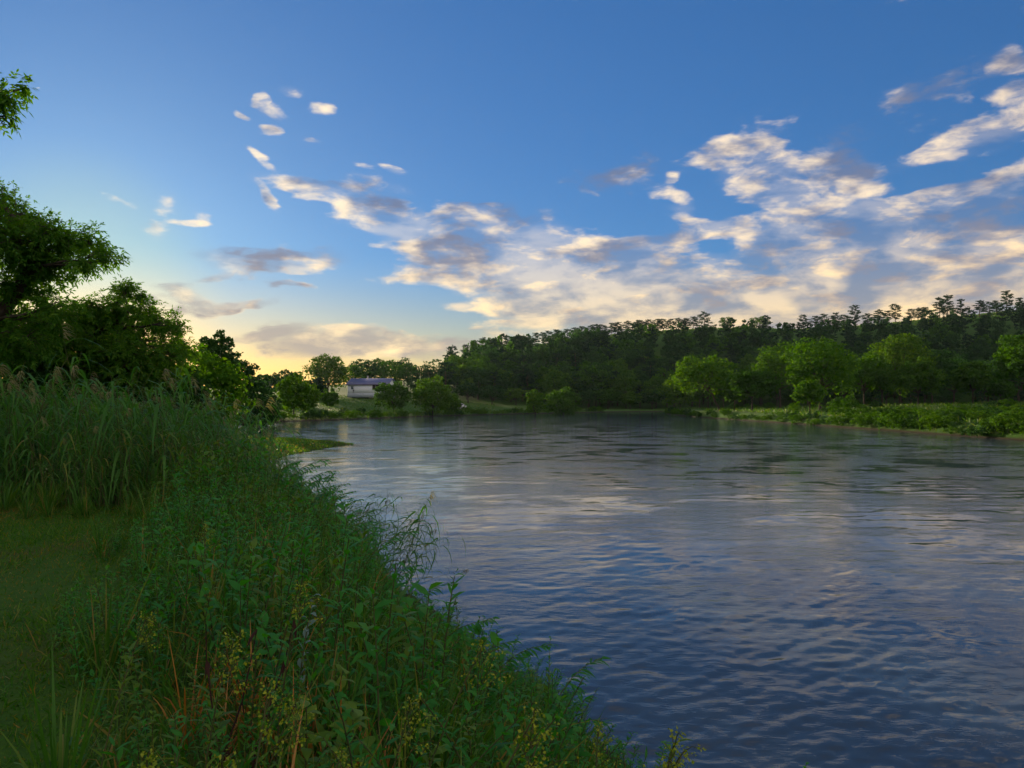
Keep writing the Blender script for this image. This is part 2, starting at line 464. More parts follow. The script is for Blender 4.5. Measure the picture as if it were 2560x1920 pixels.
# ------------------------------------------------------------------ the lie of the land
RIVER = np.array([(9, -60), (5, -20), (2.9, 0), (2.5, 2), (1.9, 4), (1.2, 6.6), (.6, 8), (-1.2, 12), (-4, 18), (-8, 28), (-12.6, 40),
                  (-13.3, 45.6), (-12.7, 52), (-11.7, 58), (-13.5, 61), (-20, 67), (-30, 78), (-40, 96), (-41, 108), (-35, 117), (-28, 128),
                  (-15, 158), (2, 182), (17, 199), (26, 212), (45, 226), (90, 236), (180, 240), (400, 236), (400, 205), (200, 206), (100, 204),
                  (62, 200), (44, 196), (37, 186), (35.5, 160), (37.5, 128), (39.5, 106), (40.5, 85), (41.2, 71), (42, 60), (43, 20), (46, -60)], float)


def river_distance(x, y):
    """distance to the waterline, positive on land"""
    x = np.asarray(x, float); y = np.asarray(y, float)
    best = np.full(x.shape, 1e18); inside = np.zeros(x.shape, bool)
    A = RIVER; B = np.roll(RIVER, -1, axis=0)
    for (ax, ay), (bx, by) in zip(A, B):
        dx, dy = bx - ax, by - ay
        t = np.clip(((x - ax) * dx + (y - ay) * dy) / (dx * dx + dy * dy), 0, 1)
        best = np.minimum(best, (x - ax - t * dx) ** 2 + (y - ay - t * dy) ** 2)
        c = (ay > y) != (by > y)
        if dy != 0: inside ^= c & (x < (bx - ax) * (y - ay) / dy + ax)
    d = np.sqrt(best)
    return np.where(inside, -d, d)


def sst(v, a, b):
    t = np.clip((np.asarray(v, float) - a) / (b - a), 0, 1)
    return t * t * (3 - 2 * t)


def wobble(x, y, s, seed=0):
    r = rngen(900 + seed); o = np.zeros(np.shape(x))
    for k in range(5):
        a = r.uniform(0, 6.28); f = s * r.uniform(.6, 1.8); p = r.uniform(0, 6.28)
        o = o + np.sin((x * math.cos(a) + y * math.sin(a)) * f + p)
    return o / 5


RIDGE_T = np.array([-1.6, -.6, -.35, -.25, -.15, -.07, -.015, .06, .14, .22, .30, .37, .43, .53, .60, .66, .9, 1.6])
RIDGE_Z = np.array([9., 9., 9., 10., 13., 21., 30., 34.5, 38.5, 41., 42.5, 42., 43.5, 47., 49.5, 52., 54., 54.])


def height(x, y):
    x = np.asarray(x, float); y = np.asarray(y, float)
    d = river_distance(x, y)
    right = sst(x, 15, 30) * (1 - sst(y, 203, 209))
    # bank height: high at the camera, low on the spit, gentle towards the house, cut on the far side
    near = 1 - sst(y, 11, 19)
    H = 1.7 * near + .42 * (1 - near)
    H = H * (1 - right) + 1.15 * right
    wdt = 2.6 * near + 5.0 * (1 - near)
    wdt = wdt * (1 - right) + 1.6 * right
    z = H * sst(d, -.3, wdt)
    up = sst(d, 3, 90) * sst(y, 70, 130) * (1 - right) * (1 - sst(x, 0, 60))
    z = z + up * 4.6
    z = z + right * 1.5 * sst(d, 2, 60)
    z = z + sst(-x, 14, 60) * .8 * (1 - sst(y, 80, 130)) * sst(d, 4, 30)
    z = z + .8 * sst(-x, 5, 11) * (1 - near) * (1 - sst(y, 26, 38)) * sst(d, 1, 5)
    # the wooded hill
    th = x / np.maximum(y, 40.)
    rz = np.interp(th, RIDGE_T, RIDGE_Z)
    k = np.clip((y - 238) / 182, 0, 1)
    prof = .35 * k + .65 * sst(k, 0, 1)
    z = z + np.maximum(0, rz - z - .0) * prof * (y > 238)
    z = z + wobble(x, y, .03, 1) * 1.5 * sst(y, 245, 330) + wobble(x, y, .5, 2) * .05 * sst(d, 1, 4)
    return np.where(d < 0, np.maximum(-1.6, d * .35) - .02, z)


def gz(x, y):
    return float(height(np.array([x]), np.array([y]))[0])


def axis(knots):
    out = []
    for (a, b, s) in knots: out += list(np.arange(a, b, s))
    return np.array(out + [knots[-1][1]])


gx = axis([(-3000, -600, 200), (-600, -140, 20), (-140, -40, 4), (-40, -16, 1.2), (-16, 6, .42), (6, 30, 2), (30, 50, .8), (50, 120, 4), (120, 460, 8), (460, 900, 40), (900, 3000, 250)])
gy = axis([(-3000, -400, 250), (-400, -60, 30), (-60, -8, 3), (-8, 24, .42), (24, 70, .9), (70, 200, 2.2), (200, 245, 1.8), (245, 440, 5), (440, 800, 25), (800, 4000, 250)])
GX, GY = np.meshgrid(gx, gy)
GZ = height(GX.ravel(), GY.ravel())
nx, ny = len(gx), len(gy)
i = (np.arange(ny - 1)[:, None] * nx + np.arange(nx - 1)[None]).ravel()
g = Geo().add(np.stack([GX.ravel(), GY.ravel(), GZ], 1), np.stack([i, i + 1, i + nx + 1, i + nx], 1))

m, nt, b = mat_nodes('ground')
tc = nt.nodes.new('ShaderNodeTexCoord')


def tex(scale, detail=5):
    n = nt.nodes.new('ShaderNodeTexNoise'); n.inputs['Scale'].default_value = scale; n.inputs['Detail'].default_value = detail
    n.inputs['Roughness'].default_value = .65
    nt.links.new(tc.outputs['Object'], n.inputs['Vector']); return n.outputs[0]


fine = ramp(nt, tex(9, 6), [(.25, (.024, .070, .008)), (.5, (.040, .105, .012)), (.75, (.062, .110, .018))])
patch = ramp(nt, tex(.55, 4), [(.50, (0, 0, 0)), (.75, (.8, .8, .8))])
mx = nt.nodes.new('ShaderNodeMix'); mx.data_type = 'RGBA'; mx.inputs[7].default_value = (.070, .062, .018, 1)
nt.links.new(patch, mx.inputs[0]); nt.links.new(fine, mx.inputs[6])
sp = nt.nodes.new('ShaderNodeSeparateXYZ'); nt.links.new(tc.outputs['Object'], sp.inputs[0])
wet = nt.nodes.new('ShaderNodeMapRange'); wet.inputs['From Min'].default_value = .26; wet.inputs['From Max'].default_value = .06
nt.links.new(sp.outputs[2], wet.inputs['Value'])
mw = nt.nodes.new('ShaderNodeMix'); mw.data_type = 'RGBA'; mw.inputs[7].default_value = (.030, .024, .014, 1)
nt.links.new(wet.outputs[0], mw.inputs[0]); nt.links.new(mx.outputs[2], mw.inputs[6])
nt.links.new(mw.outputs[2], b.inputs['Base Color'])
b.inputs['Roughness'].default_value = .95; b.inputs['Specular IOR Level'].default_value = .1
bp = nt.nodes.new('ShaderNodeBump'); bp.inputs['Strength'].default_value = .7; bp.inputs['Distance'].default_value = .06
nt.links.new(tex(22, 5), bp.inputs['Height']); nt.links.new(bp.outputs[0], b.inputs['Normal'])
M['ground'] = m
ground = tag(link('ground', g.mesh('ground', m, smooth=True)), 'grassy land with lawn, meadow and wooded hill around the river', kind='structure')

# ------------------------------------------------------------------ the river surface: real ripples, finer close by
rows = [0.8]
while rows[-1] < 330: rows.append(rows[-1] * (1.03 if rows[-1] < 4 else 1.0062 if rows[-1] < 110 else 1.012) + .003)
rows = np.array(rows)
tt = np.concatenate([np.linspace(-1.1, -.5, 30, endpoint=False), np.linspace(-.5, .9, 420, endpoint=False), np.linspace(.9, 2.2, 40)])
WY, WT = np.meshgrid(rows, tt, indexing='ij')
WX = WT * (WY + 1.0)
wr = rngen(5)
WZ = np.zeros(WX.shape)
cell = np.maximum(np.where(WY < 4, .03, np.where(WY < 110, .0062, .012)) * WY + .003, (WY + 1.0) * np.where((WT > -.5) & (WT < .9), .00333, .03))
calm = .75 + .55 * wobble(WX * 1.0, WY * .22, .28, 7) + .35 * wobble(WX, WY * .6, .6, 8)
for k in range(110):
    lam = .12 * (28 ** (k / 109.0)) * wr.uniform(.85, 1.18)
    ang = wr.normal(R(100), R(46)) if wr.random() < .75 else wr.uniform(0, 6.28)
    amp = (.0039 * lam ** .95 / (1 + (lam / .36) ** 1.7) + .00026 * lam) * wr.uniform(.5, 1.1)
    kx, ky = math.cos(ang) * 6.2832 / lam, math.sin(ang) * 6.2832 / lam
    ph = wr.uniform(0, 6.28)
    fade = np.clip((lam / cell - 2.2) / 2.0, 0, 1)
    warp = .8 * np.sin(WX * .7 / lam ** .5 + 1.3 * k) + .8 * np.sin(WY * .6 / lam ** .5 + 2.1 * k)
    s = np.sin(kx * WX + ky * WY + ph + warp)
    WZ += amp * fade * (s + .25 * np.cos(2 * (kx * WX + ky * WY + ph + warp)))
WZ *= np.clip(calm, .35, 1.1)
n0, n1 = WX.shape
i = (np.arange(n0 - 1)[:, None] * n1 + np.arange(n1 - 1)[None]).ravel()
g = Geo().add(np.stack([WX.ravel(), WY.ravel(), WZ.ravel()], 1), np.stack([i, i + 1, i + n1 + 1, i + n1], 1))
m, nt, b = mat_nodes('river_water')
b.inputs['Base Color'].default_value = (.036, .056, .076, 1)
b.inputs['Roughness'].default_value = .03
b.inputs['IOR'].default_value = 1.333
tc = nt.nodes.new('ShaderNodeTexCoord')
mp = nt.nodes.new('ShaderNodeMapping'); mp.inputs['Scale'].default_value = (.8, 1.5, 1)
nt.links.new(tc.outputs['Object'], mp.inputs[0])
n_a = nt.nodes.new('ShaderNodeTexNoise'); n_a.inputs['Scale'].default_value = 4.5; n_a.inputs['Detail'].default_value = 4; n_a.inputs['Roughness'].default_value = .6
nt.links.new(mp.outputs[0], n_a.inputs['Vector'])
bp = nt.nodes.new('ShaderNodeBump'); bp.inputs['Distance'].default_value = .06
# wind patches and slicks: rippled water catches the bright sky, calm lines mirror the dark shore
mp2 = nt.nodes.new('ShaderNodeMapping'); mp2.inputs['Scale'].default_value = (.24, .34, 1); mp2.inputs['Rotation'].default_value = (0, 0, R(8))
nt.links.new(tc.outputs['Object'], mp2.inputs[0])
n_b = nt.nodes.new('ShaderNodeTexNoise'); n_b.inputs['Scale'].default_value = 1.0; n_b.inputs['Detail'].default_value = 7; n_b.inputs['Roughness'].default_value = .72; n_b.inputs['Distortion'].default_value = .6
nt.links.new(mp2.outputs[0], n_b.inputs['Vector'])
mr = nt.nodes.new('ShaderNodeMapRange'); mr.inputs['From Min'].default_value = .43; mr.inputs['From Max'].default_value = .55; mr.inputs['To Min'].default_value = .025; mr.inputs['To Max'].default_value = .19
# the open reach downstream is choppier than the sheltered water by the bank
sy = nt.nodes.new('ShaderNodeSeparateXYZ'); nt.links.new(tc.outputs['Object'], sy.inputs[0])
rf = nt.nodes.new('ShaderNodeMapRange'); rf.inputs['From Min'].default_value = 18; rf.inputs['From Max'].default_value = 60; rf.inputs['To Min'].default_value = 1.0; rf.inputs['To Max'].default_value = 1.9
nt.links.new(sy.outputs[1], rf.inputs['Value'])
ml = nt.nodes.new('ShaderNodeMath'); ml.operation = 'MULTIPLY'
nt.links.new(n_b.outputs[0], mr.inputs['Value']); nt.links.new(mr.outputs[0], ml.inputs[0]); nt.links.new(rf.outputs[0], ml.inputs[1]); nt.links.new(ml.outputs[0], bp.inputs['Strength'])
nt.links.new(n_a.outputs[0], bp.inputs['Height']); nt.links.new(bp.outputs[0], b.inputs['Normal'])
tag(link('river_water', g.mesh('river_water', m, smooth=True)), 'rippled river reflecting the evening sky', kind='structure')

# ------------------------------------------------------------------ trees
def broad_tree(seed, h, w, trunk=.22, nl=18, nc=3600, size=.34, lean=(0, 0), squash=1.0, dense=.8):
    """(trunk verts/quads, crown verts/quads) of a leafy tree standing at the origin"""
    rg = rngen(seed)
    th = h * trunk
    if trunk > .1: th *= .8
    c0 = np.array([lean[0] * .75, lean[1] * .75, th + (h - th) * .5])
    env = np.array([w * .5, w * .5, (h - th) * .5])
    wood, crown = Geo(), Geo()
    ga = math.pi * (3 - 5 ** .5)
    lobes = []
    for k in range(nl):
        z = 1 - (1.72 if trunk > .08 else 1.97) * (k + .5) / nl
        r = math.sqrt(max(0, 1 - z * z)); a = ga * k + rg.uniform(-.5, .5)
        u = np.array([r * math.cos(a), r * math.sin(a), z])
        rad = rg.uniform(.17, .34) * (1.15 - .2 * abs(z))
        p = c0 + u * env * (1 - rad * .8) * rg.uniform(.66, 1.16)
        lobes.append((p, rad * min(w, h) * .5 * np.array([1.05, 1.05, rg.uniform(.75, 1.0)]) * squash))
    lobes.append((c0, env * .5))
    fork = np.array([lean[0] * .5, lean[1] * .5, th + (h - th) * .22])
    r0 = max(.045, h * .019)
    tp = np.array([[0, 0, -.35], [lean[0] * .1, lean[1] * .1, th * .35], [lean[0] * .28, lean[1] * .28, th * .8], fork])
    wood.add(*tube(tp, [r0 * 1.35, r0 * 1.0, r0 * .85, r0 * .65], 7))
    for p, _ in lobes[:-1:2]:
        wood.add(*tube(curve_pts(fork * np.array([1, 1, rg.uniform(.8, 1)]), p, 4, .1 * h * rg.uniform(0, .3), rg, .03 * w * .3), [r0 * .5, r0 * .34, r0 * .2, r0 * .06], 4))
    vol = np.array([np.prod(r) ** (2 / 3) for _, r in lobes]); vol[-1] *= .35
    cnt = np.maximum(8, (nc * vol / vol.sum()).astype(int))
    for (p, r), k in zip(lobes, cnt):
        u = unit(rg.normal(size=(k, 3)))
        u[:, 2] = np.where(rg.random(k) < .6, np.abs(u[:, 2]), u[:, 2])
        bump = 1 + .26 * np.sin(u[:, 0] * 5 + p[0] * 9) * np.sin(u[:, 1] * 6 + p[1] * 7) + .15 * np.sin(u[:, 2] * 7 + p[2] * 5)
        rr = np.where(rg.random(k) < dense, rg.uniform(.78, 1.04, k), rg.uniform(.2, .8, k)) * bump
        rr = np.where(rg.random(k) < .05, rr * 1.18, rr)
        P = p + u * r * rr[:, None]
        Nn = u * .8 + np.array([0, 0, .35]) + rg.normal(size=(k, 3)) * .75
        keep = P[:, 2] > th * .55
        crown.add(*cards(P[keep], Nn[keep], (size * rg.uniform(.6, 1.35, k))[keep], rg))
    return wood, crown


def pine_tree(seed, h, w, bare=.3, nb=26, per=70, size=.42):
    rg = rngen(seed)
    wood, crown = Geo(), Geo()
    k0 = rg.normal(size=2) * .02 * h
    top = np.array([k0[0], k0[1], h * .97])
    tp = curve_pts((0, 0, -.4), top, 6, 0, rg, .012 * h)
    wood.add(*tube(tp, np.linspace(h * .022, h * .005, 6), 6))
    for i in range(nb):
        f = (i + .5) / nb
        z = h * (bare + (1 - bare) * f)
        prof = math.sin(math.pi * (.28 + .58 * f)) ** .8
        L = w * .5 * max(.12, prof) * rg.uniform(.55, 1.12)
        a = i * 2.4 + rg.uniform(-.6, .6)
        base = np.array([k0[0] * f, k0[1] * f, z])
        tip = base + np.array([math.cos(a) * L, math.sin(a) * L, rg.uniform(-.04, .14) * h * .5])
        wood.add(*tube(curve_pts(base, tip, 3, 0, rg), [h * .006, h * .004, h * .002], 4))
        n = int(per * (.5 + .7 * prof))
        t = rg.uniform(.35, 1.05, n)
        P = base + (tip - base) * t[:, None] + rg.normal(size=(n, 3)) * np.array([.16, .16, .085]) * (L * .8 + .25)
        crown.add(*cards(P, unit(rg.normal(size=(n, 3))) * .8 + np.array([0, 0, .7]), size * rg.uniform(.6, 1.3, n), rg, .5))
    n = int(per * .8)
    P = top + rg.normal(size=(n, 3)) * np.array([.07, .07, .05]) * h * .8
    crown.add(*cards(P, rg.normal(size=(n, 3)) + np.array([0, 0, .6]), size * rg.uniform(.6, 1.2, n), rg, .5))
    return wood, crown


def tree_obj(name, meshes, x, y, label, cat='tree', group=None, s=1.0, rz=0.0, dz=0.0, sz=None):
    t = link(name, None, loc=(x, y, gz(x, y) + dz), rot=(0, 0, rz), scale=(s, s, sz or s))
    tag(t, label, cat, group)
    if meshes[0] is not None: link('trunk', meshes[0], t)
    link('crown', meshes[1], t)
    return t


def tree_meshes(name, parts, leaf, bark='bark'):
    return parts[0].mesh(name + '_trunk', M[bark], True), parts[1].mesh(name + '_crown', M[leaf])


def own_tree(name, label, px, y, top, wpx, leaf, seed, group=None, trunk=.2, nl=18, nc=4200, size=.33, lean=(0, 0), base=None, **kw):
    """a tree of its own shape: column in the photograph, distance, row of its top, width in columns"""
    x = bearing(px, y)
    z0 = gz(x, y) if base is None else base
    h = CAM_Z + (1000 - top) / F_PX * y - z0
    w = wpx / F_PX * y * 1.12
    nc = int(nc * .95); nl = int(nl * 1.8); size *= 1.65 if y > 100 else 1.3
    return tree_obj(name, tree_meshes(name, broad_tree(seed, h, w, trunk, nl, nc, size, lean, **kw), leaf), x, y, label, group=group)


# --- trees on the far right bank
GR = 'broadleaf trees on the right bank meadow'
own_tree('leaning_tree', 'tree leaning over the water at the tip of the right bank', 1800, 154, 888, 150, 'bright_leaf', 11, GR, trunk=.26, nc=5000, nl=22, lean=(-3.6, 0))
own_tree('riverside_tree', 'tree with a bare straight trunk at the right bank, beside the leaning tree', 1880, 140, 922, 118, 'tree_leaf', 12, GR, trunk=.26, nc=4600)
own_tree('broadleaf_tree', 'tall rounded tree behind the tree with the bare straight trunk', 1950, 168, 856, 125, 'tree_leaf', 13, GR, trunk=.2, nc=5200, nl=22)
own_tree('broadleaf_tree', 'broad domed tree behind the small pale tree on the right bank', 2050, 142, 850, 170, 'bright_leaf', 14, GR, trunk=.16, nc=7000, nl=26)
own_tree('small_tree', 'small pale green tree on a thin trunk at the right bank', 2024, 116, 951, 66, 'bright_leaf', 15, GR, trunk=.24, nc=2600, nl=14, size=.26)
own_tree('broadleaf_tree', 'mid green tree between the broad domed tree and the tallest right bank tree', 2160, 160, 884, 130, 'tree_leaf', 16, GR, trunk=.14, nc=5000, nl=20)
own_tree('broadleaf_tree', 'tallest tree of the right bank, its crown rising in two steps', 2250, 165, 824, 135, 'tree_leaf', 17, GR, trunk=.14, nc=7000, nl=22)
own_tree('broadleaf_tree', 'dark tree on the right of the tallest right bank tree', 2330, 166, 868, 130, 'dark_leaf', 18, GR, trunk=.1, nc=5200, nl=20)
own_tree('broadleaf_tree', 'narrow upright tree standing alone on the right meadow', 2432, 150, 903, 82, 'tree_leaf', 19, GR, trunk=.17, nc=4200, nl=16)
own_tree('broadleaf_tree', 'huge dark tree cut by the right edge of the photo', 2575, 128, 812, 150, 'tree_leaf', 20, GR, trunk=.12, nc=7500, nl=26)
own_tree('small_tree', 'short dark tree left of the huge tree at the right edge', 2502, 150, 948, 62, 'tree_leaf', 21, GR, trunk=.22, nc=2600, nl=14)
own_tree('broadleaf_tree', 'low spreading tree filling the gap behind the small pale tree', 2110, 175, 905, 120, 'dark_leaf', 22, GR, trunk=.12, nc=3600)
own_tree('broadleaf_tree', 'dark low tree at the back of the right bank, behind the leaning tree', 1700, 196, 940, 90, 'tree_leaf', 23, GR, trunk=.1, nc=3600)
own_tree('broadleaf_tree', 'dark tree behind the short dark tree near the right edge', 2470, 190, 900, 120, 'dark_leaf', 24, GR, trunk=.1, nc=3600)
own_tree('small_tree', 'thin small tree between the leaning tree and the bare trunk tree', 1836, 150, 960, 56, 'tree_leaf', 25, GR, trunk=.3, nc=1800, nl=10)

for k, (px, y, top, wpx, lf, lab) in enumerate([(1995, 182, 878, 110, 'dark_leaf', 'dark tree behind the gap between the tall rounded and the broad domed tree'), (2205, 184, 868, 110, 'tree_leaf', 'tree behind, just left of the tallest right bank tree'),
        (2295, 150, 900, 110, 'tree_leaf', 'tree in front, between the tallest tree and the dark one'), (2385, 180, 880, 110, 'dark_leaf', 'dark tree behind the narrow upright tree on the right meadow'), (2545, 175, 880, 120, 'dark_leaf', 'dark tree behind the huge tree at the right edge'),
        (1770, 180, 925, 90, 'tree_leaf', 'tree behind the crown of the leaning tree')]):
    own_tree('broadleaf_tree', lab, px, y, top, wpx, lf, 130 + k, GR, trunk=.12, nc=4000, nl=18)

# --- trees on the left side, mid distance to far
GL = 'trees and bushes along the left bank'
own_tree('round_tree', 'dark tree with a round crown standing out against the sunset clouds', 540, 72, 818, 98, 'dark_leaf', 31, GL, trunk=.42, nc=5200, nl=20, size=.24, dense=.9)
own_tree('bushy_tree', 'yellow green bushy tree under the dark round crown', 520, 42, 868, 190, 'bright_leaf', 32, GL, trunk=.02, nc=5200, nl=20, size=.19)
own_tree('bushy_tree', 'mid green bushy tree beside the yellow green one, behind the reeds', 430, 38, 850, 150, 'tree_leaf', 33, GL, trunk=.02, nc=5200, nl=20, size=.18)
own_tree('bushy_tree', 'dark bushy tree right of the yellow green one', 610, 84, 893, 110, 'dark_leaf', 34, GL, trunk=.05, nc=4600, nl=18, size=.26)
own_tree('bushy_tree', 'low dark bush at the cove, below the dark bushy tree', 655, 100, 940, 90, 'dark_leaf', 35, GL, trunk=.02, nc=3600, nl=18, size=.26)
own_tree('bushy_tree', 'olive green rounded tree at the cove, left of the meadow slope', 735, 128, 934, 88, 'bright_leaf', 36, GL, trunk=.06, nc=4200, size=.28)
own_tree('bushy_tree', 'smaller olive green tree close on the right of the olive rounded tree', 770, 136, 950, 56, 'tree_leaf', 37, GL, trunk=.06, nc=2600, size=.28)
own_tree('bushy_tree', 'low bush on the meadow slope below the house', 825, 168, 972, 46, 'tree_leaf', 38, GL, trunk=.02, nc=2000, nl=12, size=.28)
own_tree('bushy_tree', 'dark spreading bush in front of the right end of the house', 985, 164, 952, 92, 'tree_leaf', 39, GL, trunk=.02, nc=4200, size=.3)
own_tree('bushy_tree', 'bright domed tree right of the bush in front of the house', 1082, 158, 943, 104, 'bright_leaf', 40, GL, trunk=.06, nc=5200, nl=22, size=.28)
own_tree('broadleaf_tree', 'large leafy tree left of the house, its top against the clouds', 820, 236, 885, 96, 'tree_leaf', 41, GL, trunk=.08, nc=5200, nl=20, size=.4)
own_tree('conifer_bush', 'dark pointed evergreen between the olive tree and the large leafy tree', 793, 196, 945, 42, 'needle', 42, GL, trunk=.02, nc=2600, nl=14, size=.3)
own_tree('small_tree', 'small rounded tree at the far end of the left bank', 1338, 172, 972, 44, 'bright_leaf', 43, GL, trunk=.16, nc=2400, nl=14, size=.3)
own_tree('bushy_tree', 'wide pale bush at the outer tip of the left bank', 1408, 180, 967, 92, 'tree_leaf', 44, GL, trunk=.03, nc=4200, nl=20, size=.3)
own_tree('bushy_tree', 'low bush at the foot of the bright domed tree', 1130, 166, 985, 50, 'tree_leaf', 45, GL, trunk=.02, nc=1600, nl=10, size=.3)
own_tree('bushy_tree', 'low tree on the skyline left of the large leafy tree', 720, 240, 925, 90, 'dark_leaf', 46, GL, trunk=.05, nc=3000, nl=16, size=.42)
own_tree('bushy_tree', 'low dark tree on the skyline above the cove', 655, 200, 935, 84, 'dark_leaf', 47, GL, trunk=.05, nc=3000, nl=16, size=.4)

# --- shared kinds for the woods
rg = rngen(77)
WOOD_B = [tree_meshes('wood_tree', broad_tree(200 + k, 10.5, 8.6 + .8 * (k % 3), .12, 15, 1500, .62), ['tree_leaf', 'dark_leaf', 'tree_leaf', 'tree_leaf', 'dark_leaf', 'dark_leaf'][k]) for k in range(6)]
WOOD_P = [tree_meshes('pine', pine_tree(300 + k, 11, 5.6 + 1.0 * (k % 3), .18 + .08 * (k % 2), 24, 66, .62), 'needle', 'pine_bark') for k in range(5)]

# the belt of broadleaf trees at the foot of the hill and behind the house
GF = 'broadleaf trees at the foot of the hill'
foot = [(880, 262, 905, 70), (925, 268, 898, 76), (975, 262, 900, 74), (1020, 275, 905, 70), (1060, 262, 912, 80), (1105, 255, 898, 90), (1150, 262, 904, 84),
        (1195, 246, 916, 90), (1240, 252, 930, 84), (1285, 248, 948, 80), (1170, 232, 955, 80), (1230, 228, 962, 70), (1290, 236, 968, 66), (1050, 240, 945, 70),
        (1340, 246, 950, 76), (1390, 244, 955, 70), (1440, 242, 930, 80), (1490, 244, 905, 84), (1530, 246, 935, 76), (1565, 240, 908, 66), (1600, 243, 950, 70),
        (1640, 241, 935, 84), (1685, 243, 940, 80), (1730, 246, 930, 84), (1780, 248, 925, 84), (1470, 236, 975, 60), (1520, 237, 970, 66), (1575, 236, 975, 62), (1630, 238, 972, 66),
        (1840, 250, 915, 90), (1900, 252, 900, 90), (1330, 262, 915, 80), (1400, 268, 905, 84), (960, 300, 890, 80), (1010, 310, 893, 76), (905, 300, 897, 70)]
names = ['tall', 'round', 'dark', 'pale', 'wide', 'low']
ORD = ('first second third fourth fifth sixth seventh eighth ninth tenth eleventh twelfth thirteenth fourteenth fifteenth sixteenth seventeenth eighteenth nineteenth twentieth').split()
ORD += ['twenty-' + w for w in ORD[:9]] + ['thirtieth'] + ['thirty-' + w for w in ORD[:9]]
rank = {k: r for r, k in enumerate(sorted(range(len(foot)), key=lambda q: foot[q][0]))}
for k, (px, y, top, wpx) in enumerate(foot):
    x = bearing(px, y); z0 = gz(x, y)
    h = CAM_Z + (1000 - top) / F_PX * y - z0
    me = WOOD_B[k % 6]
    if k in (19, 21): me = WOOD_B[3]
    tree_obj('woodland_tree', me, x, y, ORD[rank[k]] + ' from the left of the broadleaf trees behind the house and along the hill foot',
             group=GF, s=wpx / F_PX * y / 9.2, sz=max(.55, h / 10.5), rz=rg.uniform(0, 6.28))

# pines along the ridge: column, row of the top, height in rows
ridge = [(1165, 862, 26, 'low pine at the left end of the ridge'), (1188, 852, 34, ''), (1206, 845, 40, 'tallest pine of the clump at the left end of the ridge'),
         (1222, 855, 30, ''), (1272, 840, 40, 'left one of two pines standing apart on the open grassy ridge'), (1300, 850, 32, 'right one of two pines standing apart on the open grassy ridge'),
         (1338, 850, 28, ''), (1372, 838, 30, ''), (1392, 830, 34, ''), (1418, 826, 34, ''), (1438, 820, 40, ''), (1456, 816, 40, ''), (1478, 826, 34, ''), (1492, 822, 34, ''), (1506, 815, 40, ''),
         (1530, 815, 36, ''), (1546, 808, 44, ''), (1568, 812, 36, ''), (1594, 803, 42, ''), (1606, 802, 44, ''), (1622, 806, 40, ''), (1643, 798, 44, ''), (1658, 800, 40, ''), (1676, 808, 32, ''),
         (1698, 802, 36, ''), (1716, 806, 34, ''), (1734, 806, 34, ''), (1762, 780, 46, 'lone tall pine rising above the ridge line'),
         (1818, 803, 30, 'low round tree on the ridge right of the lone tall pine'), (1900, 802, 28, 'second low round tree on the bare part of the ridge'),
         (2010, 787, 44, 'dense pine at the right end of the bare ridge stretch'), (2038, 798, 34, ''), (2062, 785, 40, ''), (2090, 783, 40, ''), (2112, 792, 34, ''),
         (2140, 763, 50, 'broad pine standing above its neighbours in the middle of the right ridge'), (2172, 784, 36, ''), (2198, 775, 42, ''), (2220, 782, 36, ''),
         (2240, 760, 50, 'open crowned pine right of the broad pine on the right ridge'), (2280, 778, 36, ''), (2315, 768, 36, 'spindly pine between the open crowned and the big twin pines'), (2298, 782, 32, ''),
         (2352, 745, 54, ''), (2370, 738, 60, 'big pine with a flat top on the right ridge'), (2405, 748, 50, 'dark pine close beside the big flat topped one'),
         (2452, 752, 34, 'small pointed pine on the bare right end of the ridge'), (2476, 755, 30, ''), (2494, 756, 32, ''), (2520, 727, 60, 'tallest pointed pine near the right edge of the photo'), (2552, 764, 40, '')]
for k, (px, top, hp, lab) in enumerate(ridge):
    y = 405 + rg.uniform(-10, 10)
    x = bearing(px, y); z0 = gz(x, y)
    h = max(6.5, CAM_Z + (1000 - top) / F_PX * y - z0)
    rnd = 'round' in lab
    me = WOOD_B[2] if rnd else WOOD_P[k % 5]
    s = (8.5 / 9.2) if rnd else h / 11 * rg.uniform(.9, 1.25)
    tree_obj('pine_tree' if not rnd else 'ridge_tree', me, x, y, lab or 'one of the pines crowded along the ridge line', group='pines along the ridge',
             s=min(max(s, 1.0), 1.3), sz=h / (10.5 if rnd else 11), rz=rg.uniform(0, 6.28))

# a bare dead snag on the open ridge
snag = Geo(); sr = rngen(8)
snag.add(*tube([(0, 0, -.3), (.1, 0, 1.5), (.05, 0, 3.4)], [.12, .08, .03], 5))
for a in range(6):
    z = 1.4 + a * .3
    snag.add(*tube([(.05, 0, z), (math.cos(a * 2.2) * .6, math.sin(a * 2.2) * .6, z + .5), (math.cos(a * 2.2) * .9, math.sin(a * 2.2) * .8, z + 1.0)], [.04, .025, .01], 4))
x, y = bearing(1248, 410), 410
t = link('dead_tree', None, loc=(x, y, gz(x, y)), scale=1.1); tag(t, 'small bare dead tree on the open grassy ridge', 'tree')
link('trunk', snag.mesh('dead_trunk', M['pine_bark']), t)

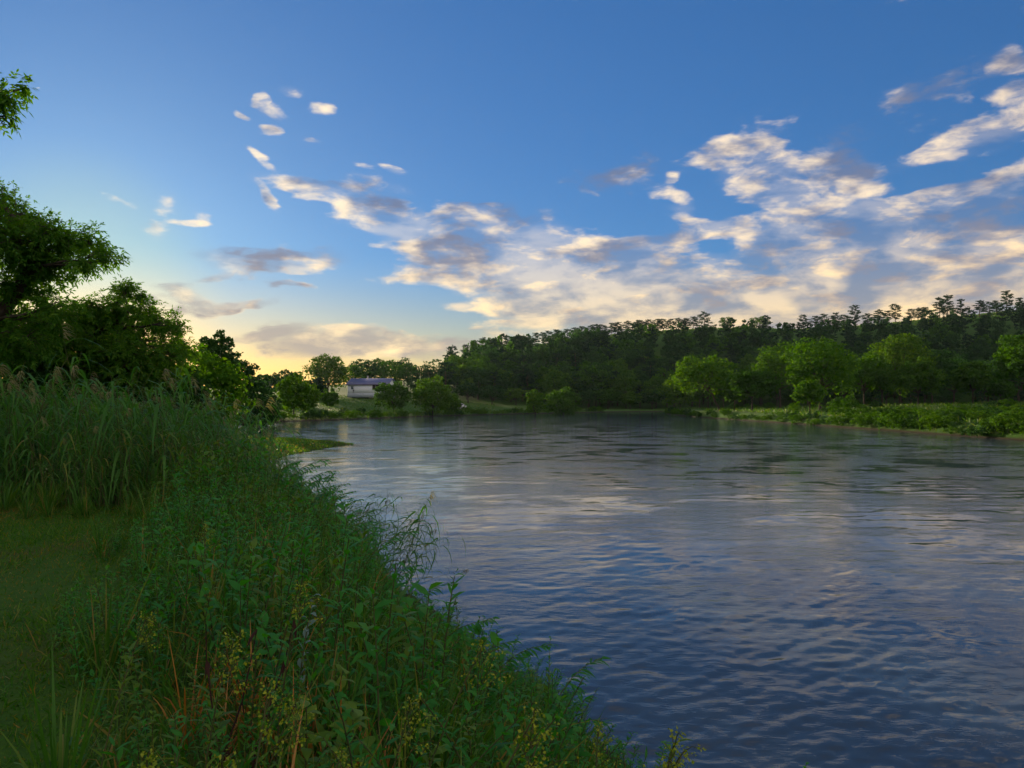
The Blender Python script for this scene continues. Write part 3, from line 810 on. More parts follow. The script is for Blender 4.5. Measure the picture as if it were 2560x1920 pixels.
# the wooded slope: the nearest stand singly, those behind as one mass
pts = []
yy = 243.0
while yy < 415:
    step = 6.4 + (yy - 243) * .022
    x0, x1 = bearing(1120 + (yy - 243) * .2, yy), bearing(2760, yy)
    for xx in np.arange(x0, x1, step):
        px, py_ = xx + rg.uniform(-.45, .45) * step, yy + rg.uniform(-.45, .45) * step
        col_px = 1280 + px / py_ * F_PX
        if py_ > 392 and (1845 < col_px < 1995 or 2425 < col_px < 2500 or 1230 < col_px < 1330): continue
        if py_ > 386 or (py_ > 368 and 1835 < col_px < 2000) or (py_ > 375 and rg.random() < .3): continue
        pts.append((py_, px))
    yy += step * .95
pts.sort()
forest = {'tree_leaf': Geo(), 'dark_leaf': Geo(), 'needle': Geo()}
LOW_B = [broad_tree(400 + k, 10, 8.4, .1, 10, 330, 1.25)[1].merged() for k in range(4)]
LOW_P = [pine_tree(420 + k, 10.5, 5.4, .25, 16, 20, 1.1)[1].merged() for k in range(4)]
SINGLE = 300
zs = height(np.array([p[1] for p in pts]), np.array([p[0] for p in pts]))
for k, ((y, x), z) in enumerate(zip(pts, zs)):
    up = (y - 243) / 165
    pine = rg.random() < .22 + .45 * up
    s = rg.uniform(.62, 1.25) * (1.0 if not pine else .95) * (.68 if y > 362 else 1); a = rg.uniform(0, 6.28)
    if k < SINGLE:
        me = (WOOD_P[rg.integers(5)] if pine else WOOD_B[[1, 2, 4, 5, 3][rg.integers(5)]])
        t = link('slope_pine' if pine else 'slope_tree', None, loc=(x, y, z - .2), rot=(0, 0, a), scale=(s, s, s * rg.uniform(.85, 1.1)))
        tag(t, 'one of the dark pines crowding the lower hillside' if pine else 'one of the dark leafy trees crowding the lower hillside', 'tree',
            'pines on the lower hillside' if pine else 'leafy trees on the lower hillside')
        link('trunk', me[0], t); link('crown', me[1], t)
    else:
        v, f = (LOW_P if pine else LOW_B)[rg.integers(4)]
        c, sn = math.cos(a), math.sin(a)
        V = np.stack([(v[:, 0] * c - v[:, 1] * sn) * s + x, (v[:, 0] * sn + v[:, 1] * c) * s + y, v[:, 2] * s + z - .2], 1)
        forest['needle' if pine else ('dark_leaf' if rg.random() < .85 else 'tree_leaf')].add(V, f)
root = link('forest', None); tag(root, 'dark wood covering the upper hillside', kind='stuff')
for k, gg in forest.items():
    o = link('foliage', gg.mesh('forest_' + k, M[k]), root); o['kind'] = 'stuff'
print('slope trees', len(pts))


# --- the big near trees at the left: limbs, twigs and drooping compound leaves
def leafy_tree(name, label, base, trunk_pts, trunk_r, lobes, y0, seed, leaf, density=1.0, leaf_len=.105, depth=1.4):
    """lobes: column, row, radius in columns at distance y0 -> real lobes with depth about that distance"""
    rg = rngen(seed)
    wood, crown = Geo(), Geo()
    trunk_pts = np.array(trunk_pts, float)
    wood.add(*tube(trunk_pts, np.linspace(trunk_r, trunk_r * .45, len(trunk_pts)), 8))
    for (px, py, r) in lobes:
        y = y0 + rg.uniform(-depth, depth)
        p = np.array([bearing(px, y), y, CAM_Z + (1000 - py) / F_PX * y]); rad = r / F_PX * y * 1.12
        a = trunk_pts[np.argmin(np.linalg.norm(trunk_pts - p, axis=1) + (trunk_pts[:, 2] > p[2] + .2) * 3)]
        limb = curve_pts(a, p, 7, .12, rg, .06)
        wood.add(*tube(limb, np.linspace(trunk_r * .24, .014, 7), 6))
        n = max(6, int(46 * density * (rad / .62) ** 2))
        u = unit(rg.normal(size=(n, 3)) * np.array([1, 1, .8]))
        R_ = rad * np.array([1.1, 1.35, .85])
        tips = p + u * R_ * rg.uniform(.45, 1.12, (n, 1))
        src = limb[rg.integers(3, 7, n)]
        for j in range(0, n, 2):
            wood.add(*tube(curve_pts(src[j], tips[j], 4, .06, rg, .03), [.016, .011, .007, .004], 3))
        # sprays of compound leaves along the last of each twig
        K = 6
        d = unit(tips - src) * .8 + u * .6 + np.array([0, 0, .05])
        Pl = (tips[:, None] - unit(d)[:, None] * rg.uniform(0, .42, (n, K, 1))).reshape(-1, 3) + rg.normal(size=(n * K, 3)) * .05
        dl = unit(np.repeat(d, K, 0) + rg.normal(size=(n * K, 3)) * .9 + np.array([0, 0, -.05]))
        rl = .17 * rg.uniform(.7, 1.2, n * K)
        side = unit(np.cross(dl, np.array([0, 0, 1.0]) + rg.normal(size=(n * K, 3)) * .25))
        for (t, sgn) in ((.35, 1), (.35, -1), (.72, 1), (.72, -1), (1.0, 0)):
            base_p = Pl + dl * (rl * t)[:, None]; base_p[:, 2] -= .25 * rl * t * t
            dd = unit(dl * (.75 if sgn else 1) + side * sgn * .85 + np.array([0, 0, -.22]) + rg.normal(size=(n * K, 3)) * .28)
            nn = unit(np.cross(dd, side) + rg.normal(size=(n * K, 3)) * .35)
            crown.add(*strips(base_p, dd, nn, leaf_len * rg.uniform(.75, 1.2, n * K), leaf_len * .40, 2, .25))
    t = link(name, None, loc=(0, 0, 0)); tag(t, label, 'tree', 'big leafy trees at the left edge')
    t.location = base
    for nm, gg, mt in (('trunk', wood, 'bark'), ('crown', crown, leaf)):
        o = link(nm, gg.mesh(name + '_' + nm, M[mt], nm == 'trunk'), t, loc=(-base[0], -base[1], -base[2]))
    return t


def at(px, py, y):
    return (bearing(px, y), y, CAM_Z + (1000 - py) / F_PX * y)


b1 = (bearing(-170, 20.5), 20.5, gz(bearing(-170, 20.5), 20.5))
leafy_tree('ash_tree', 'big leafy tree at the left edge with the low sun behind it', b1,
           [(b1[0], b1[1], b1[2] - .3), at(-120, 900, 20.5), at(-50, 820, 20.4), at(20, 760, 20.2), at(60, 690, 20), at(90, 620, 20)], .26,
           [(20, 520, 55), (75, 555, 55), (115, 570, 45), (160, 600, 58), (228, 612, 62), (275, 640, 34), (215, 655, 45), (60, 635, 78), (135, 660, 58), (0, 600, 80), (20, 715, 70), (-70, 560, 110),
            (-130, 690, 110), (95, 745, 50), (30, 800, 60), (-60, 800, 90), (100, 690, 50), (-20, 480, 45), (150, 765, 46), (60, 850, 70), (120, 810, 50), (-20, 870, 90)], 20.0, 51, 'ash_leaf', 1.05)
b2 = (bearing(160, 25.5), 25.5, gz(bearing(160, 25.5), 25.5))
leafy_tree('ash_tree', 'lower spreading tree in front of the sunset glow, right of the big leafy tree', b2,
           [(b2[0], b2[1], b2[2] - .3), at(175, 930, 25.5), at(215, 870, 25.2), at(260, 830, 25), at(310, 790, 25)], .2,
           [(315, 722, 40), (355, 740, 22), (275, 765, 45), (350, 775, 35), (405, 805, 48), (445, 820, 26), (340, 845, 66), (255, 850, 76), (150, 855, 76), (425, 885, 48), (70, 875, 76), (205, 815, 36),
            (325, 915, 76), (170, 920, 76), (20, 930, 80), (400, 930, 60), (240, 930, 70), (90, 820, 50), (215, 770, 34), (235, 800, 44), (170, 800, 44), (290, 800, 44), (300, 880, 60), (450, 870, 36)], 25.0, 52, 'ash_leaf', 1.2, .11, 1.6)
b0 = (bearing(-620, 12), 12.0, gz(bearing(-620, 12), 12.0))
leafy_tree('overhanging_tree', 'tree beyond the left edge whose leafy branch tip hangs into the upper left sky', b0,
           [(b0[0], b0[1], b0[2] - .3), at(-610, 900, 12), at(-600, 600, 12), at(-540, 420, 12), at(-430, 330, 12)], .24,
           [(8, 235, 40), (52, 215, 24), (5, 285, 26), (-45, 225, 60), (-140, 230, 100), (-260, 280, 110), (-400, 220, 120), (-560, 250, 130)], 12.0, 53, 'ash_leaf', 1.0, .10, .35)

# dark thicket under the big trees
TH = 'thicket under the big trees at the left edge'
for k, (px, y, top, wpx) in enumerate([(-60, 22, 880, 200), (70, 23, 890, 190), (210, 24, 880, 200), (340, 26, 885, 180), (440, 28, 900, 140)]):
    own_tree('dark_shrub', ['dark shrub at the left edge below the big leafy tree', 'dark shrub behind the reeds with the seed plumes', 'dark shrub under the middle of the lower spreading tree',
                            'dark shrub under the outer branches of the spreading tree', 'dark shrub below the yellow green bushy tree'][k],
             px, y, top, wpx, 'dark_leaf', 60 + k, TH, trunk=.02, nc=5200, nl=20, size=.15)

# ------------------------------------------------------------------ the house on the slope
def house():
    hx, hy = bearing(930, 224), 224.0
    hz = 5.25
    h = link('bungalow', None, loc=(hx, hy, hz), rot=(0, 0, R(-8.6)))
    tag(h, 'low white bungalow with a blue metal roof on the slope across the cove', 'house')
    white = noise_mat('white_siding', [(.3, (.74, .75, .76)), (.7, (.82, .83, .84))], 2, rough=.7)
    trim = noise_mat('pale_trim', [(.3, (.62, .63, .64)), (.7, (.74, .75, .76))], 3, rough=.6)
    roofm = noise_mat('blue_roof_metal', [(.3, (.090, .100, .19)), (.7, (.125, .13, .25))], .8, rough=.42, spec=.5)
    dark = noise_mat('dark_opening', [(.3, (.020, .010, .014)), (.7, (.035, .018, .02))], 1, rough=.4, spec=.5)
    glass = noise_mat('window_glass', [(.3, (.03, .05, .07)), (.7, (.05, .08, .10))], 1, rough=.08, spec=.8)
    conc = noise_mat('foundation_concrete', [(.3, (.28, .32, .34)), (.7, (.40, .44, .46))], 2)
    W2, D2, H = 5.85, 4.0, 2.5
    px0 = 4.2                                           # the right corner is an open porch from here on
    g = Geo(); box(g, -W2, px0, -D2, D2, 0, H); box(g, px0, W2, 0, D2, 0, H - .004)
    link('wall', g.mesh('house_wall', white), h)
    g = Geo()
    v = [(W2, -D2, H), (W2, D2, H), (W2, 0, H + 1.68), (W2, 0, H + 1.68), (-W2, -D2, H), (-W2, 0, H + 1.68), (-W2, 0, H + 1.68), (-W2, D2, H)]
    g.add(v, [(0, 1, 2, 3), (4, 5, 6, 7)])
    link('gable', g.mesh('house_gable', white), h)
    g = Geo(); box(g, -W2 - .05, W2 + .05, -D2 - .05, D2 + .05, -1.2, .0); link('foundation', g.mesh('house_foundation', conc), h)
    e, rz, th = .5, H + 1.82, .09
    roof = None
    for s in (-1, 1):
        g = Geo()
        ye = s * (D2 + e); ze = H - .08
        v = [(-W2 - e, ye, ze), (W2 + e, ye, ze), (W2 + e, 0, rz), (-W2 - e, 0, rz)]
        v += [(a, b_, c - th) for a, b_, c in v]
        g.add(v, [(0, 1, 2, 3), (7, 6, 5, 4), (0, 4, 5, 1), (1, 5, 6, 2), (3, 2, 6, 7), (0, 3, 7, 4)])
        o = link('roof', g.mesh('house_roof', roofm), h)
        if s == -1: roof = o
        for k in range(29):                              # standing seams
            x = -W2 - e + .03 + k * (2 * W2 + 2 * e - .06) / 28
            g = Geo(); w = .018
            a = [(x - w, ye, ze + .004), (x + w, ye, ze + .004), (x + w, 0, rz + .004), (x - w, 0, rz + .004)]
            a += [(p[0], p[1], p[2] + .045) for p in a]
            g.add(a, [(4, 5, 6, 7), (0, 1, 5, 4), (1, 2, 6, 5), (3, 0, 4, 7), (2, 3, 7, 6)])
            link('seam', g.mesh('roof_seam', roofm), o)
    g = Geo(); box(g, -W2 - e, W2 + e, -D2 - e - .03, -D2 - e + .0, H - .26, H - .04); link('fascia', g.mesh('house_fascia', dark), h)
    g = Geo(); box(g, -W2 - e + .05, W2 + e - .05, -D2 - e + .02, -D2 - .003, H - .24, H - .17); link('soffit', g.mesh('house_soffit', trim), h)
    # flue with its cap, and a small ridge vent
    g = Geo()
    for (z0, z1, r) in ((0, .95, .14), (.95, 1.02, .24), (1.10, 1.16, .26), (1.02, 1.10, .09)):
        g.add(*tube([(0, 0, z0), (0, 0, z1)], [r, r], 10)); g.add(*tube([(0, 0, z1 - .002), (0, 0, z1)], [r, .005], 10))
    metal = noise_mat('flue_metal', [(.3, (.5, .5, .52)), (.7, (.66, .66, .68))], 3, rough=.35)
    link('flue', g.mesh('flue', metal), roof, loc=(-1.0, -.75, H + 1.35))
    g = Geo(); g.add(*tube([(0, 0, 0), (0, 0, .35)], [.06, .06], 8)); g.add(*tube([(0, 0, .348), (0, 0, .35)], [.06, .004], 8))
    link('vent_pipe', g.mesh('vent_pipe', metal), roof, loc=(-W2 + .4, -.1, H + 1.72))

    def window(x0, x1, z0, z1, panem, lab=None):
        g = Geo(); y = -D2; t = .09
        box(g, x0 - t, x1 + t, y - .06, y + .02, z1, z1 + t); box(g, x0 - t, x1 + t, y - .06, y + .02, z0 - t, z0)
        box(g, x0 - t, x0, y - .058, y + .02, z0, z1); box(g, x1, x1 + t, y - .058, y + .02, z0, z1)
        f = link('window', g.mesh('window_frame', trim), h)
        if lab: f['label'] = lab
        g = Geo(); box(g, x0, x1, y - .02, y + .015, z0, z1); link('pane', g.mesh('window_pane', panem), f)
        return f
    window(-4.85, -4.15, 1.15, 2.0, glass, 'small blue window at the left end')
    f = window(1.5, 3.35, .95, 2.35, dark, 'large dark picture window')
    g = Geo(); box(g, 2.40, 2.45, -D2 - .045, -D2 - .021, .95, 2.35); link('mullion', g.mesh('mullion', trim), f)
    g = Geo(); box(g, 3.55, 4.1, -D2 - .04, -D2 + .01, .08, 2.1); d = link('door', g.mesh('house_door', trim), h); d['label'] = 'pale door beside the picture window'
    g = Geo(); box(g, 3.62, 3.68, -D2 - .07, -D2 - .04, 1.0, 1.14); link('handle', g.mesh('door_handle', metal), d)
    g = Geo(); box(g, W2 - .18, W2, -D2, -D2 + .18, 0, H - .1); link('porch_post', g.mesh('porch_post', trim), h)
    g = Geo(); box(g, px0 + .003, W2 - .003, -.06, -.004, .1, 2.3); p = link('porch_panel', g.mesh('porch_panel', dark), h); p['label'] = 'dark panel at the back of the porch recess'  # dark panel set into the porch recess
    g = Geo(); box(g, px0 + .003, W2 - .01, -D2 + .01, -.07, .0, .08); link('porch_floor', g.mesh('porch_floor', conc), h)
    g = Geo(); box(g, -4.22, -3.98, -D2 - .16, -D2 - .003, .55, 1.0); box(g, -4.13, -4.07, -D2 - .10, -D2 - .03, 0, .55); link('meter_box', g.mesh('meter_box', dark), h)


house()


# ------------------------------------------------------------------ a white car parked under the trees
def car():
    x, y = bearing(1144, 196), 196.0
    c = link('parked_car', None, loc=(x, y, gz(x, y)), rot=(0, 0, R(40)))
    tag(c, 'white car parked half hidden beside the bright domed tree', 'car')
    paint = noise_mat('white_car_paint', [(.3, (.70, .71, .72)), (.7, (.76, .77, .78))], 1, rough=.25, spec=.5)
    dark = noise_mat('car_glass', [(.3, (.015, .018, .02)), (.7, (.03, .035, .04))], 1, rough=.08, spec=.6)
    rub = noise_mat('tyre_rubber', [(.3, (.015, .015, .015)), (.7, (.03, .03, .03))], 4)
    rimm = noise_mat('wheel_metal', [(.3, (.35, .35, .36)), (.7, (.5, .5, .5))], 4, rough=.35)
    lamp = noise_mat('lamp_glass', [(.3, (.55, .55, .5)), (.7, (.65, .65, .6))], 4, rough=.1)
    prof = [(-2.2, .35), (-2.25, .75), (-2.1, .95), (-1.15, 1.05), (-.45, 1.48), (.9, 1.50), (1.75, 1.05), (2.15, .95), (2.2, .40)]

    def extrude(pr, hw, inset=.0):
        g = Geo(); n = len(pr); cz = sum(p[1] for p in pr) / n; cx = sum(p[0] for p in pr) / n
        ring = lambda s: [(p[0], s * (hw - (.18 if p[1] > 1.2 else 0)), p[1]) for p in pr]
        v = ring(-1) + ring(1) + [(cx, -hw, cz), (cx, hw, cz)]
        f = [(k, (k + 1) % n, n + (k + 1) % n, n + k) for k in range(n)]
        f += [(k, 2 * n, 2 * n, (k + 1) % n) for k in range(0)]
        for k in range(0, n - 1, 2):
            f.append((k, 2 * n, (k + 2) % n, k + 1)); f.append((n + k, n + k + 1, n + (k + 2) % n, 2 * n + 1))
        f.append((n - 1, 2 * n, 0, 0)[:4] if False else (n - 1, 2 * n, n - 2, n - 2)[:4] if False else (0, 1, n + 1, n))
        return g.add(v, f)
    link('body', extrude(prof, .86).mesh('car_body', paint), c)
    for s in (-1, 1):
        g = Geo(); yv = s * .875
        a = [(-1.0, yv, 1.05), (-.42, s * .735, 1.40), (.85, s * .735, 1.42), (1.5, yv, 1.06)]
        g.add([(p[0], p[1] + s * .01, p[2]) for p in a], [(0, 1, 2, 3)]); link('side_window', g.mesh('car_side_window', dark), c)
    g = Geo(); g.add([(-1.12, -.7, 1.09), (-1.12, .7, 1.09), (-.47, .6, 1.49), (-.47, -.6, 1.49)], [(0, 1, 2, 3)]); link('windscreen', g.mesh('windscreen', dark), c)
    g = Geo(); g.add([(1.70, -.7, 1.10), (1.70, .7, 1.10), (.93, .6, 1.50), (.93, -.6, 1.50)], [(0, 3, 2, 1)]); link('rear_window', g.mesh('rear_window', dark), c)
    for sx in (-1.4, 1.35):
        for s in (-1, 1):
            g = Geo(); g.add(*tube([(0, -.1, 0), (0, .1, 0)], [.33, .33], 14)); g.add(*tube([(0, -.1, 0), (0, -.102, 0)], [.33, .2], 14)); g.add(*tube([(0, .1, 0), (0, .102, 0)], [.33, .2], 14))
            w = link('wheel', g.mesh('car_tyre', rub), c, loc=(sx, s * .78, .33))
            g = Geo(); g.add(*tube([(0, -.104, 0), (0, .104, 0)], [.2, .2], 12)); g.add(*tube([(0, -.104, 0), (0, -.105, 0)], [.2, .01], 12)); g.add(*tube([(0, .104, 0), (0, .105, 0)], [.2, .01], 12))
            link('rim', g.mesh('car_rim', rimm), w)
    for s in (-1, 1):
        g = Geo(); box(g, -2.27, -2.2, s * .62 - .16, s * .62 + .16, .68, .84); link('headlight', g.mesh('headlight', lamp), c)


car()

# ------------------------------------------------------------------ bushes, meadow and grass on the far banks
rg = rngen(123)
BUSH = [tree_meshes('bush', broad_tree(500 + k, 2.0, 2.9, .0, 14, 1300, .17), ['tree_leaf', 'bright_leaf', 'tree_leaf', 'dark_leaf', 'bright_leaf'][k])[1] for k in range(5)]
for k in range(5): BUSH[k].name = 'bush_foliage'


def bush(x, y, s, sz, k, label, group, name='bank_bush'):
    o = link(name, None, loc=(x, y, gz(x, y) - .12), rot=(0, 0, rg.uniform(0, 6.28)), scale=(s, s, sz))
    tag(o, label, 'bush', group)
    link('foliage', BUSH[k], o)
    return o


yv = 56.0
while yv < 190:
    xe = float(np.interp(yv, [60, 71, 85, 106, 128, 160, 186], [42, 41.2, 40.5, 39.5, 37.5, 35.5, 37]))
    s = rg.uniform(.45, .95) * (1.1 if yv < 100 else .85)
    bush(xe + rg.uniform(-.1, .9), yv, s * 1.1, s * rg.uniform(.7, 1.15), int(rg.integers(5)), 'one of the low bushes lining the waterline of the right bank', 'bushes along the right waterline')
    yv += rg.uniform(1.1, 2.4) * (1 if yv < 110 else 1.3)
for k in range(150):
    y = rg.uniform(54, 104); x = 42.5 + rg.uniform(.5, 26) ** 1.0
    if (x / y) < .42 or x / y > .75: continue
    s = rg.uniform(.5, .95)
    bush(x, y, s * 1.25, s * .75, int(rg.integers(5)), 'one of the leafy bushes massed on the right bank below the meadow', 'bushes massed on the right bank')
bush(bearing(2110, 100), 100, 1.9, 1.45, 0, 'big grey green bush on the right bank, right of the small pale tree', None)
for k in range(16):
    y = rg.uniform(118, 175); x = 40 + rg.uniform(2, 40)
    bush(x, y, rg.uniform(.6, 1.1), rg.uniform(.5, .9), int(rg.integers(5)), 'one of the low bushes scattered under the right bank trees', 'bushes under the right bank trees')
LB = [(-41, 103), (-40, 111), (-35, 119), (-31, 125), (-27, 131), (-22, 143), (-15, 160), (-6, 172), (3, 184), (12, 195), (20, 205), (26, 213)]
for k in range(64):
    f = k / 63 * (len(LB) - 1.001); i0 = int(f); fr = f - i0
    x = LB[i0][0] * (1 - fr) + LB[i0 + 1][0] * fr - rg.uniform(.3, 2.4); y = LB[i0][1] * (1 - fr) + LB[i0 + 1][1] * fr + rg.uniform(0, 2.5)
    s = rg.uniform(.55, 1.0)
    bush(x, y, s * 1.15, s * .8, int(rg.integers(5)), 'one of the low bushes lining the waterline of the left bank across the cove', 'bushes along the left waterline')
for k, (px, y) in enumerate([(700, 150), (760, 158), (860, 150), (900, 146), (880, 140), (940, 152), (690, 118), (720, 135), (810, 140), (1000, 150)]):
    bush(bearing(px, y), y, rg.uniform(.7, 1.1), rg.uniform(.6, .9), int(rg.integers(5)), 'one of the low bushes scattered on the slope below the house', 'bushes on the slope below the house')


bush(bearing(1127, 187), 187, 1.15, 1.0, 0, 'bush hiding the left part of the parked white car', None)
bush(bearing(1166, 189), 189, .95, .75, 2, 'bush hiding the right part of the parked white car', None)


def grass_field(name, label, n, xr, yr, h, w, matn, keep, seed, nseg=2, zoff=0.0, lean=.35):
    rg = rngen(seed)
    P = np.stack([rg.uniform(*xr, n), rg.uniform(*yr, n)], 1)
    d = river_distance(P[:, 0], P[:, 1])
    k = keep(P[:, 0], P[:, 1], d, rg)
    P, d = P[k], d[k]
    z = height(P[:, 0], P[:, 1])
    m = len(P)
    room = head_room(P[:, 0], P[:, 1], z) if name == 'bank_grass' else np.full(m, 9.)
    P, z = P[room > .15], z[room > .15]; room = room[room > .15]; m = len(P)
    hh = np.minimum(room * 1.15, 9) if False else h * rg.uniform(.5, 1.25, m) * (1 + .35 * wobble(P[:, 0], P[:, 1], .8, seed % 7))
    if name == 'bank_grass': hh = hh * np.clip((P[:, 0] - lawn_edge(P[:, 1])) / .9, .35, 1)
    hh = np.minimum(hh, room * rg.uniform(.7, 1.3, m) * np.where(rg.random(m) < .05, 1.8, 1.0) + .05)
    D = np.stack([rg.normal(0, lean, m), rg.normal(0, lean, m), np.ones(m)], 1)
    Nn = np.stack([rg.normal(size=m), rg.normal(size=m), np.zeros(m)], 1)
    v, f = strips(np.column_stack([P, z - .02 + zoff]), D, Nn, hh, w * rg.uniform(.7, 1.3, m), nseg, rg.uniform(.1, .6, m))
    return tag(link(name, Geo().add(v, f).mesh(name, M[matn])), label, kind='stuff')


grass_field('meadow_grass', 'rough meadow grass on the right bank', 38000, (40, 125), (52, 190), .75, .11, 'meadow', lambda x, y, d, r: (d > -.05) & (x / y < .8) & (r.random(len(x)) < np.clip(70 / y, .25, 1)), 601)
grass_field('waterside_grass', 'tall grass along the left waterline across the cove', 16000, (-48, 26), (95, 214), 1.0, .11, 'meadow', lambda x, y, d, r: (d > .1) & (d < 9) & (x < 25), 602)
grass_field('slope_grass', 'dry grass on the slope below the house', 19000, (-80, -5), (115, 235), .45, .12, 'meadow', lambda x, y, d, r: (d > 5), 603)
grass_field('ridge_grass', 'dry grass on the bare top of the hill', 9000, (-10, 270), (380, 440), .8, .5, 'meadow', lambda x, y, d, r: d > 0, 605)
grass_field('spit_grass', 'short green grass on the low spit in the river', 56000, (-30, -11), (40, 70), .15, .09, 'grass', lambda x, y, d, r: (d > .15), 604, 1)

# ------------------------------------------------------------------ the near bank
def lawn_edge(y):
    return -.62 - .43 * y


WIND = np.array([.35, .05, 0])


def reed_parts(rg, h, plume):
    stem, leaves, pl = Geo(), Geo(), Geo()
    lean = np.array([rg.normal(.14, .17), rg.normal(0, .13)]) * h
    t = np.linspace(0, 1, 7)
    c = np.stack([lean[0] * t ** 2, lean[1] * t ** 2, h * t * (1 - .05 * t)], 1)
    stem.add(*tube(c, np.linspace(.0065, .0025, 7), 4))
    n = int(rg.integers(11, 16))
    f = np.linspace(.18, .97, n) + rg.uniform(-.02, .02, n)
    P = np.stack([np.interp(f, t, c[:, k]) for k in range(3)], 1)
    az = np.arange(n) * math.pi + rg.uniform(-1.0, 1.0, n)
    up = rg.uniform(.25, 1.2, n)
    D = np.stack([np.cos(az), np.sin(az), up], 1) + WIND
    L = rg.uniform(.42, .72, n) * (1 - .35 * np.abs(f - .55)) * h / 2.1
    Nn = np.stack([-np.cos(az) * .6, -np.sin(az) * .6, np.ones(n)], 1)
    leaves.add(*strips(P, D, Nn, L, rg.uniform(.030, .052, n), 4, rg.uniform(.7, 1.6, n), peak=.3))
    if plume:
        top = c[-1]; k = 26
        tt = rg.uniform(0, 1, k)
        a = rg.uniform(-.9, .9, k) + (0 if lean[0] > 0 else math.pi)
        P = top + np.array([lean[0] * .18, lean[1] * .18, .16]) * tt[:, None] * h * .45
        D = np.stack([np.cos(a), np.sin(a), rg.uniform(-.1, .7, k)], 1)
        pl.add(*strips(P, D, rg.normal(size=(k, 3)), rg.uniform(.10, .20, k), .013, 4, 1.0))
    return stem, leaves, pl


def scatter(n, xr, yr, keep, seed):
    rg = rngen(seed)
    P = np.stack([rg.uniform(*xr, n), rg.uniform(*yr, n)], 1)
    d = river_distance(P[:, 0], P[:, 1])
    P = P[keep(P[:, 0], P[:, 1], d)]
    return P, height(P[:, 0], P[:, 1])


# how high the growth of the bank stands along its outer side: low towards the water and downstream
RIM_X = np.array([-400, 0, 300, 450, 560, 620, 660, 700, 780, 850, 900, 1000, 1100, 1200, 1300, 1400, 1450, 1500, 1600, 1700])
RIM_Y = np.array([895, 900, 905, 915, 960, 1040, 1095, 1150, 1225, 1290, 1350, 1470, 1540, 1600, 1660, 1720, 1785, 1855, 1925, 2000])


def head_room(x, y, z):
    """greatest height of a plant rooted here"""
    px = 1280 + x / y * F_PX
    return CAM_Z - (np.interp(px, RIM_X, RIM_Y) - 1000) / F_PX * y - z


def put(geo, parts, x, y, z, a, s):
    v, f = parts
    if not len(v): return
    c, sn = math.cos(a) * s, math.sin(a) * s
    geo.add(np.stack([v[:, 0] * c - v[:, 1] * sn + x, v[:, 0] * sn + v[:, 1] * c + y, v[:, 2] * s + z], 1), f)


rg = rngen(31)
RV = []
for k in range(14):
    pr = reed_parts(rngen(700 + k), 2.1, k % 7 == 0)
    RV.append((pr, [gg.mesh('reed_' + nm, M[mt]) for gg, nm, mt in zip(pr, ('stem', 'leaves', 'plume'), ('reed_stem', 'reed_leaf', 'reed_plume'))]))
P, Z = scatter(4200, (-20, -1), (11.2, 24), lambda x, y, d: (d > -.25) & (y > 11.4 + np.maximum(0, (-x - 4)) * .12 + .6 * np.sin(x * 1.3) + .35 * np.sin(x * 3.1)) & (x < -.42 * (y - 12) - 1.6 + .6), 32)
order = np.argsort(np.hypot(P[:, 0], P[:, 1]) + rg.uniform(0, 3, len(P)))
P, Z = P[order][:2300], Z[order][:2300]
bed = [Geo(), Geo(), Geo()]
for k in range(len(P)):
    v = int(rg.integers(14)); a = rg.normal(0, .7); s = rg.uniform(.62, 1.28)
    if k < 260: s *= rg.uniform(.55, 1.0)
    s *= 1 + .28 * float(wobble(P[k, 0], P[k, 1], 1.1, 5))
    room = head_room(P[k, 0], P[k, 1], Z[k]) * rg.uniform(.68, 1.2)
    if s * 2.15 > room: s = room / 2.15
    if s < .3: continue
    if k < 300:
        t = link('reed', None, loc=(P[k, 0], P[k, 1], Z[k] - .03), rot=(rg.normal(0, .06), rg.normal(0, .06), a), scale=s)
        pl = v % 7 == 0
        tag(t, 'green reed with a drooping seed plume, standing in the reed bed beside the lawn' if pl else 'one of the green reeds without a plume in the reed bed beside the lawn', 'reed',
            'plumed reeds in the reed bed' if pl else 'plain reeds in the reed bed')
        link('stem', RV[v][1][0], t)
        link('leaves', RV[v][1][1], t)['kind'] = 'stuff'
        if pl: link('plume', RV[v][1][2], t)['kind'] = 'stuff'
    else:
        for gg, pr in zip(bed, RV[v][0]): put(gg, pr.merged(), P[k, 0], P[k, 1], Z[k] - .03, a, s)
root = link('reed_bed', None); tag(root, 'dense mass of reeds behind the front rows of the reed bed', kind='stuff')
for gg, nm, mt in zip(bed, ('stems', 'leaves', 'plumes'), ('reed_stem', 'reed_leaf', 'reed_plume')):
    link(nm, gg.mesh('reed_bed_' + nm, M[mt]), root)['kind'] = 'stuff'

# reeds leaning out over the water downstream of the bed
r_ = rngen(39)
for k in range(64):
    y = r_.uniform(13.2, 19.0); xw = float(np.interp(y, [12, 18, 28], [-1.2, -4, -8]))
    x = xw - r_.uniform(-.1, 1.0); v = int(r_.integers(14)); s = r_.uniform(.5, .9)
    t = link('leaning_reed', None, loc=(x, y, gz(x, y) - .03), rot=(r_.normal(0, .12), R(r_.uniform(12, 62)), r_.normal(0, .25)), scale=s)
    tag(t, 'one of the thin reeds leaning over the river beyond the reed bed', 'reed', 'reeds leaning over the water')
    link('stem', RV[v][1][0], t); link('leaves', RV[v][1][1], t)['kind'] = 'stuff'
    if v % 7 == 0: link('plume', RV[v][1][2], t)['kind'] = 'stuff'

